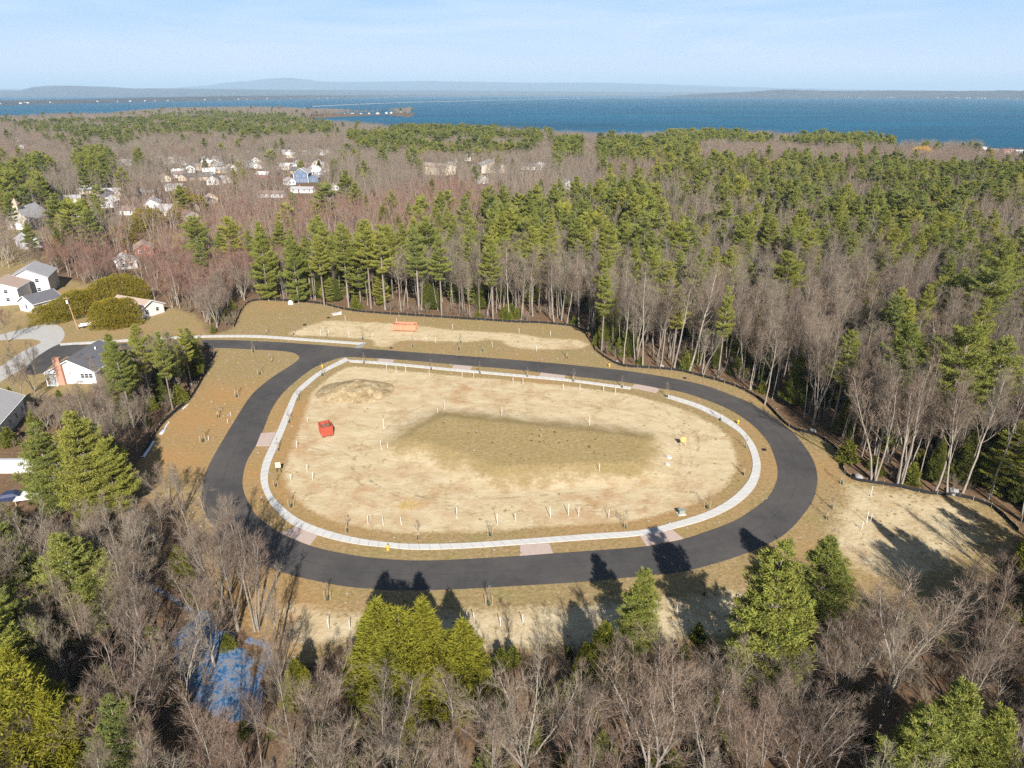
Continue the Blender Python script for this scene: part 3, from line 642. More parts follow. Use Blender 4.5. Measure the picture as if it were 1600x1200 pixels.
# ---------------------------------------------------------------- white pines and cedars
def pine_mesh(seed, H, R, t0, dens=1.0, blade=(0.34, 0.085), sparse=0.12, flat=0.0):
    rng = np.random.default_rng(seed); tr, cr = MB(), MB(); P0, D0 = [], []
    bend = rng.normal(size=2) * 0.01 * H
    ax = lambda z: np.array([bend[0] * (z / H) ** 2, bend[1] * (z / H) ** 2, z])
    zs = np.linspace(0, H, 9); tr.tube([ax(z) for z in zs], np.interp(zs, [0, H], [0.0135 * H, 0.02]), 7)
    z = H * t0; az = 0
    step = 0.86 / math.sqrt(dens)
    while z < H * 0.985:
        t = (z / H - t0) / (1 - t0); az += 1.1
        prof = (min(1.0, 0.45 + 2.2 * t) * (1 - t ** 1.6 * 0.93)) if flat == 0 else min(1.0, 0.5 + 1.5 * t) * (1 - t ** 3 * 0.8)
        nb = 5 if t < 0.85 else 4
        for k in range(nb):
            if rng.random() < sparse: continue
            a = az + k * 6.283 / nb + rng.normal() * 0.25; L = R * prof * rng.uniform(0.55, 1.15) + 0.25
            el = 0.12 + 0.75 * t + rng.normal() * 0.1; d = np.array([math.cos(a) * math.cos(el), math.sin(a) * math.cos(el), math.sin(el)])
            n = 5; Q = [ax(z)]
            for j in range(n): Q.append(Q[-1] + d * L / n); d = unit(d + np.array([0, 0, -0.07 + 0.085 * j]) + rng.normal(size=3) * 0.04)
            Q = np.array(Q); (tr if L > 1.2 else cr).tube(Q, np.linspace(0.012 * L + 0.016, 0.008, len(Q)), 3)
            m = max(6, int(27 * L * dens ** 0.6)); ts = rng.uniform(0.30, 1.04, m); i = np.clip((ts * n).astype(int), 0, n - 1)
            c = Q[i] + (Q[i + 1] - Q[i]) * (ts * n - i)[:, None]; side = unit(np.cross(d, [0, 0, 1.0]))
            off = rng.uniform(-1, 1, m) * 0.36 * L * np.sin(np.clip(ts, 0, 1) * 2.3)
            c = c + side * off[:, None] + np.array([0, 0, 1.0]) * (rng.normal(size=m) * 0.07 + 0.10 * np.abs(off))[:, None]
            dirs = unit((Q[i + 1] - Q[i]) / L * n * 0.55 + side * np.sign(off)[:, None] * 0.45 + np.array([0, 0, 0.45]))
            P0.append(c); D0.append(dirs)
        z += step * rng.uniform(0.7, 1.25)
    P = np.concatenate(P0); D = np.concatenate(D0); k = 6
    PP = np.repeat(P, k, 0) + rng.normal(size=(len(P) * k, 3)) * 0.09; DD = unit(np.repeat(D, k, 0) + rng.normal(size=(len(P) * k, 3)) * 0.55)
    n = len(PP); cr.tris(blades(PP, DD, rng.uniform(0.7, 1.25, n) * blade[0], rng.uniform(0.7, 1.3, n) * blade[1], rng))
    # dead stubs on the clear bole
    for _ in range(int(14 * t0 * 2)):
        zz = H * t0 * rng.uniform(0.3, 1.0); a = rng.uniform(0, 6.28); L = rng.uniform(0.5, 1.9)
        tr.tube([ax(zz), ax(zz) + np.array([math.cos(a) * L, math.sin(a) * L, rng.uniform(-0.2, 0.3)])], [0.03, 0.008], 3)
    return tr, cr
def spray_cloud(rng, P, N, L, W, k=4, up=0.55, spread=0.5):
    PP = np.repeat(P, k, 0) + rng.normal(size=(len(P) * k, 3)) * 0.07; D = unit(np.repeat(N, k, 0) * 0.7 + np.array([0, 0, up]) + rng.normal(size=(len(P) * k, 3)) * spread)
    n = len(PP); return blades(PP, D, rng.uniform(0.6, 1.3, n) * L, rng.uniform(0.7, 1.3, n) * W, rng)
def cedar_mesh(seed, H, R, n=8500, L=0.36, W=0.10, t0=0.03, lumps=7, pw=0.72):
    """Dense spire: sprays on a lumpy cone with darker sprays inside and the odd gap."""
    rng = np.random.default_rng(seed); tr, cr = MB(), MB(); tr.tube([[0, 0, 0], [0, 0, H * 0.5], [0, 0, H * 0.93]], [0.016 * H, 0.009 * H, 0.02], 6)
    t = 1 - np.sqrt(rng.uniform(0, 1, n)); t = np.clip(t, 0, 0.995); a = rng.uniform(0, 6.283, n)
    ph = rng.uniform(0, 6.28, 8)
    lump = 1 + 0.16 * np.sin(a * 3 + ph[0] + t * 9) + 0.13 * np.sin(a * 5 + ph[1] - t * 17) + 0.10 * np.sin(t * 42 + ph[2] + 2 * a) + 0.07 * np.sin(a * 9 + t * 30 + ph[3])
    gap = np.sin(a * 4 + ph[4] + t * 14) * np.sin(t * 23 + ph[5] + a) > 0.82
    shell = np.where(rng.random(n) < 0.62, rng.uniform(0.88, 1.04, n), rng.uniform(0.3, 0.9, n)); shell = np.where(gap, shell * 0.6, shell)
    base = np.clip(t / 0.12, 0.35, 1) * (1 - t) ** pw
    r = R * base * lump * shell
    P = np.stack([np.cos(a) * r, np.sin(a) * r, H * (t0 + (1 - t0) * t) + rng.normal(size=n) * 0.1], 1)
    N = unit(np.stack([np.cos(a), np.sin(a), np.full(n, 0.25)], 1))
    cr.tris(spray_cloud(rng, P, N, L, W)); return tr, cr

def tree_from(kind, meshes, mats, loc, rz, sc):
    """Thing > trunk, crown."""
    o = empty(kind, loc, rz); tr, cr = meshes
    tr.build('trunk', mats[0], o, True); cr.build('crown', mats[1], o); o.scale = (sc, sc, sc); return o
# ================================================================ the woods
# kinds of tree: (meshes, nominal height)
NEAR, MID, FAR_ = {}, {}, {}
NEAR['bare_tree'] = [('forest', bare_mesh(s, 18.0, 'forest'), 18.0) for s in (11, 12, 13, 14)] + [('vase', bare_mesh(s, 13.0, 'vase', 0.9), 13.0) for s in (21, 22, 23)] + [('clump', bare_mesh(s, 15.0, 'clump', 0.9), 15.0) for s in (31, 32)]
NEAR['pine_tree'] = [('full', pine_mesh(s, 16.0, r, 0.06, 1.25), 16.0) for s, r in ((41, 3.9), (42, 3.3), (43, 4.3))] + [('tall', pine_mesh(s, 22.0, r, 0.46, 1.0, sparse=0.25), 22.0) for s, r in ((44, 3.7), (45, 3.2), (46, 4.2))] + [('flat', pine_mesh(47, 19.0, 4.6, 0.34, 1.0, sparse=0.3, flat=1), 19.0)]
NEAR['cedar_tree'] = [('cedar', cedar_mesh(s, 12.0, r, pw=p), 12.0) for s, r, p in ((51, 2.7, 0.7), (52, 2.3, 0.8), (53, 3.0, 0.62))]
MID['bare_tree'] = [('forest', bare_mesh(s, 18.0, 'forest', 0.3, 4), 18.0) for s in (61, 62, 63)] + [('vase', bare_mesh(s, 14.0, 'vase', 0.22, 4), 14.0) for s in (64, 65)]
MID['pine_tree'] = [('full', pine_mesh(71, 17.0, 5.0, 0.12, 0.42, (0.62, 0.19)), 17.0), ('tall', pine_mesh(72, 20.0, 4.8, 0.38, 0.42, (0.62, 0.19)), 20.0), ('flat', pine_mesh(73, 18.0, 5.6, 0.30, 0.42, (0.62, 0.19), 0.3, 1), 18.0)]
MID['cedar_tree'] = [('cedar', cedar_mesh(s, 12.0, 2.5, 1500, 0.7, 0.28), 12.0) for s in (75, 76)]
FAR_['bare_tree'] = [('far', bare_far_mesh(s, 15.0, r, 300, 0.105), 15.0) for s, r in ((81, 4.3), (82, 3.7), (83, 4.9), (84, 4.2))]
FAR_['pine_tree'] = [('full', pine_mesh(91, 17.0, 5.2, 0.15, 0.16, (1.1, 0.42)), 17.0), ('flat', pine_mesh(92, 18.0, 6.0, 0.32, 0.16, (1.1, 0.42), 0.3, 1), 18.0), ('tall', pine_mesh(93, 19.0, 4.2, 0.34, 0.16, (1.1, 0.42)), 19.0)]
FAR_['cedar_tree'] = [('cedar', cedar_mesh(95, 11.0, 2.8, 420, 1.2, 0.5), 11.0)]
KMAT = {'bare_tree': ('bark_grey', 'twigs'), 'pine_tree': ('bark_pine', 'needles'), 'cedar_tree': ('bark_pine', 'cedar')}
def build_lib(L):
    out = {}
    for k, vs in L.items():
        out[k] = []
        for nm, (tr, cr), H in vs:
            me = []
            for part, b, mm, sm in (('trunk', tr, KMAT[k][0], True), ('crown', cr, KMAT[k][1], False)):
                o = b.build(part, M[mm], None, sm); me.append(o.data); bpy.data.objects.remove(o)
            out[k].append((nm, me[0], me[1], H))
    return out
NEAR, MID, FAR_ = build_lib(NEAR), build_lib(MID), build_lib(FAR_)
LIBS = (NEAR, MID, FAR_)

# ---- where what grows: zones on the photo, tested at the height of the crowns
ZONES = [  # polygon, chance of pine, chance of cedar
    ([(1040, 202), (1200, 204), (1400, 209), (1400, 219), (1200, 218), (1050, 215)], 0.85, 0.0),
    ([(540, 204), (640, 194), (840, 198), (850, 216), (780, 232), (640, 232), (560, 222)], 0.42, 0.0),
    ([(240, 178), (330, 172), (420, 178), (520, 189), (520, 200), (400, 206), (250, 206)], 0.24, 0.02),
    ([(20, 190), (160, 182), (245, 178), (260, 206), (200, 216), (60, 214)], 0.2, 0.02),
    ([(870, 212), (910, 212), (910, 240), (865, 240)], 0.6, 0.0),
    ([(935, 212), (1085, 212), (1090, 246), (935, 246)], 0.55, 0.0),
    ([(1030, 262), (1150, 243), (1280, 243), (1430, 252), (1600, 252), (1760, 262), (1760, 350), (1560, 345), (1380, 355), (1200, 350), (1100, 320)], 0.25, 0.10),
    ([(1080, 320), (1200, 350), (1380, 355), (1560, 345), (1760, 350), (1760, 430), (1560, 420), (1350, 400), (1180, 400), (1060, 390)], 0.2, 0.15),
    ([(780, 305), (880, 300), (1030, 262), (1100, 320), (1060, 390), (1000, 420), (860, 425), (740, 400), (720, 330)], 0.2, 0.28),
    ([(600, 320), (720, 315), (740, 400), (800, 430), (620, 400), (560, 360)], 0.22, 0.12),
    ([(0, 255), (70, 248), (75, 305), (0, 312)], 0.55, 0.0), ([(120, 235), (170, 230), (172, 275), (122, 278)], 0.4, 0.0),
    ([(80, 312), (140, 308), (150, 345), (85, 345)], 0.55, 0.05),
    ([(1250, 380), (1760, 380), (1760, 520), (1250, 520)], 0.26, 0.10), ([(1050, 390), (1250, 390), (1250, 520), (1050, 520)], 0.14, 0.16),
    ([(1250, 520), (1760, 520), (1760, 760), (1350, 700)], 0.20, 0.14)]
RED = [([(200, 350), (300, 320), (480, 302), (700, 272), (790, 290), (770, 345), (640, 350), (560, 365), (420, 390), (230, 430)], 0.85), ([(60, 360), (210, 330), (210, 420), (60, 400)], 0.7), ([(850, 250), (1200, 230), (1500, 225), (1600, 240), (1600, 262), (1000, 275)], 0.35), ([(150, 280), (480, 260), (480, 300), (150, 330)], 0.6)]
HOLES = []       # (x, y, radius) kept free round houses and posts; filled below
CAN_SEE = []     # strips kept open between the drone and a building that the photo shows
# ================================================================ houses, sheds, church
def siding(name, col, pitch=0.22):
    m, t, b, _ = mat(name); p = objpos(t)
    z = nd(t, "ShaderNodeSeparateXYZ"); ln(t, p, z.inputs[0]); fr = mth(t, 'FRACT', mth(t, 'DIVIDE', z.outputs[2], pitch))
    c = ramp(t, noise(t, 0.8, 5, 0.7, p), [(0.3, tuple(k * 0.86 for k in col)), (0.7, col)])
    c = mixc(t, mth(t, 'MULTIPLY', mth(t, 'LESS_THAN', fr, 0.12), 0.35), c, tuple(k * 0.5 for k in col))
    ln(t, c, b.inputs['Base Color']); b.inputs['Roughness'].default_value = 0.6; return m
def shingles(name, col):
    m, t, b, _ = mat(name); p = objpos(t)
    c = ramp(t, noise(t, 5, 4, 0.7, p), [(0.3, tuple(k * 0.75 for k in col)), (0.7, tuple(k * 1.2 for k in col))])
    c = mixc(t, mth(t, 'MULTIPLY', noise(t, 0.5, 4, 0.6, p), 0.4), c, tuple(k * 1.5 for k in col))
    ln(t, c, b.inputs['Base Color']); b.inputs['Roughness'].default_value = 0.9; return m
def brick_mat():
    m, t, b, _ = mat("chimney_brick"); br = nd(t, "ShaderNodeTexBrick"); mp = nd(t, "ShaderNodeMapping"); mp.inputs['Rotation'].default_value = (math.pi / 2, 0, 0); ln(t, objpos(t), mp.inputs['Vector']); ln(t, mp.outputs[0], br.inputs['Vector'])
    br.inputs['Scale'].default_value = 4; br.inputs['Color1'].default_value = (0.33, 0.14, 0.09, 1); br.inputs['Color2'].default_value = (0.42, 0.20, 0.13, 1); br.inputs['Mortar'].default_value = (0.42, 0.36, 0.31, 1); br.inputs['Mortar Size'].default_value = 0.02
    ln(t, br.outputs[0], b.inputs['Base Color']); return m
M['white'] = siding("white_siding", (0.68, 0.67, 0.645)); M['cream'] = siding("cream_siding", (0.66, 0.57, 0.44)); M['grey'] = siding("grey_siding", (0.46, 0.46, 0.47)); M['blue'] = siding("slate_blue_siding", (0.12, 0.165, 0.25)); M['tan'] = siding("tan_siding", (0.52, 0.41, 0.30)); M['stone'] = simple("church_stone", (0.36, 0.32, 0.27), var=0.3, scale=1.2)
M['redwall'] = siding("dull_red_siding", (0.33, 0.13, 0.10))
M['r_dark'] = shingles("charcoal_shingles", (0.105, 0.105, 0.115)); M['r_grey'] = shingles("grey_shingles", (0.30, 0.29, 0.29)); M['r_tan'] = shingles("tan_shingles", (0.33, 0.25, 0.20)); M['r_white'] = simple("white_metal_roof", (0.78, 0.78, 0.77), 0.5, 0.1, 0.5); M['r_red'] = shingles("dull_red_shingles", (0.30, 0.12, 0.09)); M['r_brown'] = shingles("brown_shingles", (0.20, 0.14, 0.12))
M['trim'] = simple("white_trim", (0.80, 0.80, 0.78), 0.5, 0.06); M['brick'] = brick_mat(); M['door'] = simple("dark_door", (0.10, 0.06, 0.05), 0.4, 0.1)
def glass_dark():
    m, t, b, _ = mat("window_glass"); b.inputs['Base Color'].default_value = (0.03, 0.035, 0.045, 1); b.inputs['Roughness'].default_value = 0.08; b.inputs['Specular IOR Level'].default_value = 0.6; return m
M['glass'] = glass_dark()
def gable(o, L, W, eave, ridge, wallm, roofm, over=0.45, z0=0.0, off=(0, 0), hip=False, name_wall='wall', name_roof='roof'):
    """House body: ridge runs along local y (length L), gables at both ends, width W along x."""
    b = MB(); x, y, ox, oy = W / 2, L / 2, off[0], off[1]
    V = [[-x, -y, z0], [x, -y, z0], [x, y, z0], [-x, y, z0], [-x, -y, eave], [x, -y, eave], [x, y, eave], [-x, y, eave], [0, -y, ridge], [0, y, ridge]]
    V = np.array(V) + np.array([ox, oy, 0])
    b.add(V, [(0, 1, 5, 8, 4), (1, 2, 6, 5), (2, 3, 7, 9, 6), (3, 0, 4, 7)]); wl = b.build(name_wall, wallm, o)
    r = MB(); k = (ridge - eave) / x; th = 0.18
    for s in (-1, 1):
        e = x + over; ze = eave - k * over
        A = np.array([[0, -y - over, ridge + 0.02], [0, y + over, ridge + 0.02], [s * e, y + over, ze + 0.02], [s * e, -y - over, ze + 0.02]]) + np.array([ox, oy, 0])
        B = A + np.array([0, 0, th]); Fq = [(0, 1, 2, 3), (4, 7, 6, 5), (0, 4, 5, 1), (1, 5, 6, 2), (2, 6, 7, 3), (3, 7, 4, 0)]
        if s < 0: Fq = [f[::-1] for f in Fq]
        r.add(np.concatenate([A, B]), Fq)
    rf = r.build(name_roof, roofm, o); return wl, rf
def window(o, x, y, z, w, h, facing, n=1):
    """facing: '-y','+y','-x','+x' of the house. Frame proud of the wall, pane set in it; n lights side by side."""
    a = {'-y': 0, '+x': math.pi / 2, '+y': math.pi, '-x': -math.pi / 2}[facing]
    f = MB(); t = 0.09
    for q in range(n + 1):
        f.box((-w / 2 + q * w / n, 0.0, 0), (t, 0.10, h + t))
    for zz in (-h / 2, h / 2): f.box((0, -0.003, zz), (w + t, 0.11, t))
    f.box((0, -0.02, 0), (w, 0.05, 0.05))
    fo = f.build('window', M['trim'], o); fo.location = (x, y, z); fo.rotation_euler = (0, 0, a)
    p = MB(); p.box((0, 0.0, 0), (w - 0.02, 0.04, h - 0.02)); po = p.build('pane', M['glass'], fo); return fo
def door(o, x, y, z0, facing, w=0.95, h=2.05, m=None):
    a = {'-y': 0, '+x': math.pi / 2, '+y': math.pi, '-x': -math.pi / 2}[facing]
    d = MB(); d.box((0, 0, h / 2), (w, 0.09, h)); do = d.build('door', m or M['door'], o); do.location = (x, y, z0); do.rotation_euler = (0, 0, a)
    k = MB(); k.box((w * 0.38, -0.07, h * 0.48), (0.06, 0.06, 0.12)); k.build('handle', M['trim'], do)
    return do
def chimney(o, x, y, z0, z1, w=0.7, d=0.55, m=None):
    b = MB(); b.box((x, y, (z0 + z1) / 2), (w, d, z1 - z0)); b.box((x, y, z1 + 0.06), (w + 0.14, d + 0.14, 0.12)); return b.build('chimney', m or M['brick'], o)
def house(name, label, px, py, rz, L, W, eave, ridge, wallm, roofm, wins=2, hole=None, cat='house', keep=0, group=None, chim=False, porch=False):
    X, Y = G(px, py); o = empty(name, (X, Y, ground_z(X, Y)), rz); tag(o, label, cat, group)
    wl, rf = gable(o, L, W, eave, ridge, M[wallm], M[roofm], z0=-1.2)
    if wins:
        for s, fc in ((-1, '-y'), (1, '+y')):
            for q in range(wins):
                window(o, (q - (wins - 1) / 2) * W / (wins + 0.3), s * (L / 2 + 0.02), min(1.7, eave * 0.6), 1.1, 1.2, fc)
            if eave > 4:
                for q in range(wins): window(o, (q - (wins - 1) / 2) * W / (wins + 0.3), s * (L / 2 + 0.02), eave - 1.0, 1.1, 1.2, fc)
        for s, fc in ((1, '+x'), (-1, '-x')):
            n = max(2, int(L / 3.2))
            for q in range(n):
                if fc == '-x' and q == n // 2: door(o, -W / 2 - 0.02, (q - (n - 1) / 2) * L / n, 0, fc)
                else: window(o, s * (W / 2 + 0.02), (q - (n - 1) / 2) * L / n, min(1.7, eave * 0.6), 1.0, 1.2, fc)
    if chim: chimney(o, W * 0.12, L * 0.15, ridge - 1.2, ridge + 1.0, m=M['brick'])
    HOLES.append((X, Y, hole or max(L, W) * (0.62 if Y < 260 else 0.5) + 1.2))
    if keep: CAN_SEE.append((X, Y, max(L, W) * 0.5, keep))
    return o
# --- the white house with the brick chimney beside the old street
hx, hy = G(112, 601); H1R = 0.03
o = empty('brick_chimney_house', (hx, hy + 7.0, 0), H1R); tag(o, 'white house with brick chimney on its gable, beside the pale street', 'house')
gable(o, 13.0, 10.2, 3.0, 5.6, M['white'], M['r_dark'], z0=-0.3)
c_ = chimney(o, -2.2, -6.85, 0, 6.3, 1.5, 0.7); window(o, -0.2, -6.53, 2.6, 0.6, 0.5, '-y'); window(o, 3.3, -6.53, 1.9, 2.7, 1.1, '-y', 3); window(o, 1.6, -6.53, 0.5, 1.4, 0.5, '-y')
for yy in (-3.5, 0.5, 4): window(o, 5.12, yy, 1.7, 1.2, 1.2, '+x')
b = MB(); b.box((-4.0, -6.6, 2.9), (2.6, 2.0, 0.16)); b.box((-5.1, -7.4, 1.45), (0.16, 0.16, 2.9)); b.box((-4.0, -6.8, 0.1), (2.4, 1.8, 0.2)); b.build('porch', M['trim'], o)
b = MB(); b.cyl((1.4, 2.2, 4.9), 0.16, 0.7, 10); b.build('roof_vent', M['trim'], o)
door(o, -5.12, 1.0, 0, '-x'); HOLES.append((hx, hy + 7, 9.5)); CAN_SEE.append((hx, hy + 3, 6.5, 1))
wx, wy = G(205, 581); o2 = MB(); wing_off = (wx - hx, wy - hy + 1.0)
gable(o, 7.0, 9.0, 2.8, 4.6, M['white'], M['r_dark'], z0=-0.3, off=(9.7, 3.2), name_wall='garage_wall', name_roof='garage_roof'); window(o, 9.7, -0.33, 1.6, 1.6, 1.2, '-y', 2)
HOLES.append((hx + 10, hy + 10, 6)); 
# --- neighbours along the left
_a, _b = np.array(G(0, 652, 6.4)), np.array(G(27, 622, 6.4)); _d = _b - _a
house('gable_house', 'white gabled house with grey roof cut by the left picture edge', -32, 678, math.atan2(-_d[0], _d[1]), 16, 11.0, 3.8, 6.6, 'white', 'r_grey', 2, keep=0.3)
house('long_shed', 'long low white building with white roof behind the bushy pines', 22, 734, math.pi / 2 + 0.02, 17, 2.4, 1.3, 1.7, 'white', 'r_white', 0, cat='shed', keep=1)
house('split_level_house', 'white split-level house with brown roof and brick corner, beside the open lawn', 12, 472, 0.22, 9, 11, 5.2, 7.2, 'white', 'r_tan', 2, keep=1)
g_ = house('garage', 'small white garage with slate-grey roof at the tip of the long hedge', 66, 482, -0.42, 8.5, 6.8, 3.0, 4.9, 'white', 'r_dark', 1, cat='garage', keep=1)
house('hedged_house', 'low white house with tan roof half hidden behind the round hedge', 215, 489, 1.15, 13, 8, 2.7, 4.6, 'white', 'r_tan', 2, hole=8, keep=1)
house('boxy_house', 'big pale grey house among bare trees behind the white split-level house', 58, 455, 0.35, 12, 11, 5.6, 8.4, 'grey', 'r_grey', 2, keep=0.25)
b = MB(); b.box((0, 0, 2.1), (3.4, 2.6, 0.15)); [b.box((x, y, 1.05), (0.14, 0.14, 2.1)) for x in (-1.6, 1.6) for y in (-1.2, 1.2)]; [b.box((0, y, 2.75), (3.4, 0.06, 0.08)) for y in (-1.25, 1.25)]; [b.box((x, -1.25, 2.5), (0.06, 0.05, 0.7)) for x in np.linspace(-1.6, 1.6, 9)]
dx, dy = G(36, 467); d = b.build('wooden_deck', simple("weathered_boards", (0.32, 0.29, 0.26))); d.location = (dx, dy, 0); d.rotation_euler = (0, 0, 0.22); tag(d, 'raised grey wooden deck beside the white split-level house', 'deck'); HOLES.append((dx, dy, 3))
def trims(o, L, W, eave, ridge, over=0.45, off=(0, 0)):
    """White boards along the gable slopes and a gutter under each eave."""
    k = (ridge - eave) / (W / 2); e = W / 2 + over; ze = eave - k * over; ox, oy = off
    for s in (-1, 1):
        f = MB(); y = s * (L / 2 + over + 0.04)
        for q in (-1, 1): f.tube([[ox + q * e, oy + y, ze + 0.06], [ox, oy + y, ridge + 0.08]], [0.12, 0.12], 4)
        f.build('rake_board', M['trim'], o)
    for q in (-1, 1): g = MB(); g.box((ox + q * (e + 0.07), oy, ze + 0.06), (0.13, L + 2 * over, 0.12)); g.build('gutter', M['trim'], o)
trims(bpy.data.objects['brick_chimney_house'], 13.0, 10.2, 3.0, 5.6); trims(bpy.data.objects['gable_house'], 16, 11.0, 3.8, 6.6); trims(bpy.data.objects['split_level_house'], 9, 11, 5.2, 7.2); trims(bpy.data.objects['garage'], 8.5, 6.8, 3.0, 4.9); trims(bpy.data.objects['hedged_house'], 13, 8, 2.7, 4.6)
# --- stone church with a belfry
X, Y = G(47, 352); o = empty('stone_church', (X, Y, ground_z(X, Y)), 0.12); tag(o, 'grey stone church with small pinkish belfry on its roof, beside brown field', 'church')
gable(o, 19, 11, 4.8, 10.0, M['stone'], M['r_grey'], z0=-1); door(o, 0, -9.53, 0, '-y', 2.4, 3.0, M['trim']); w_ = window(o, 0, -9.53, 6.0, 1.3, 1.3, '-y')
b = MB(); b.box((0, -7.5, 10.4), (2.2, 2.2, 2.6)); bf = b.build('belfry', M['tan'], o); r = MB(); r.add([[-1.4, -1.4, 0], [1.4, -1.4, 0], [1.4, 1.4, 0], [-1.4, 1.4, 0], [0, 0, 3.0]], [(0, 1, 4), (1, 2, 4), (2, 3, 4), (3, 0, 4), (3, 2, 1, 0)]); rr = r.build('spire', M['r_tan'], bf); rr.location = (0, -7.5, 11.72)
HOLES.append((X, Y, 13)); CAN_SEE.append((X, Y, 8, 0.6))
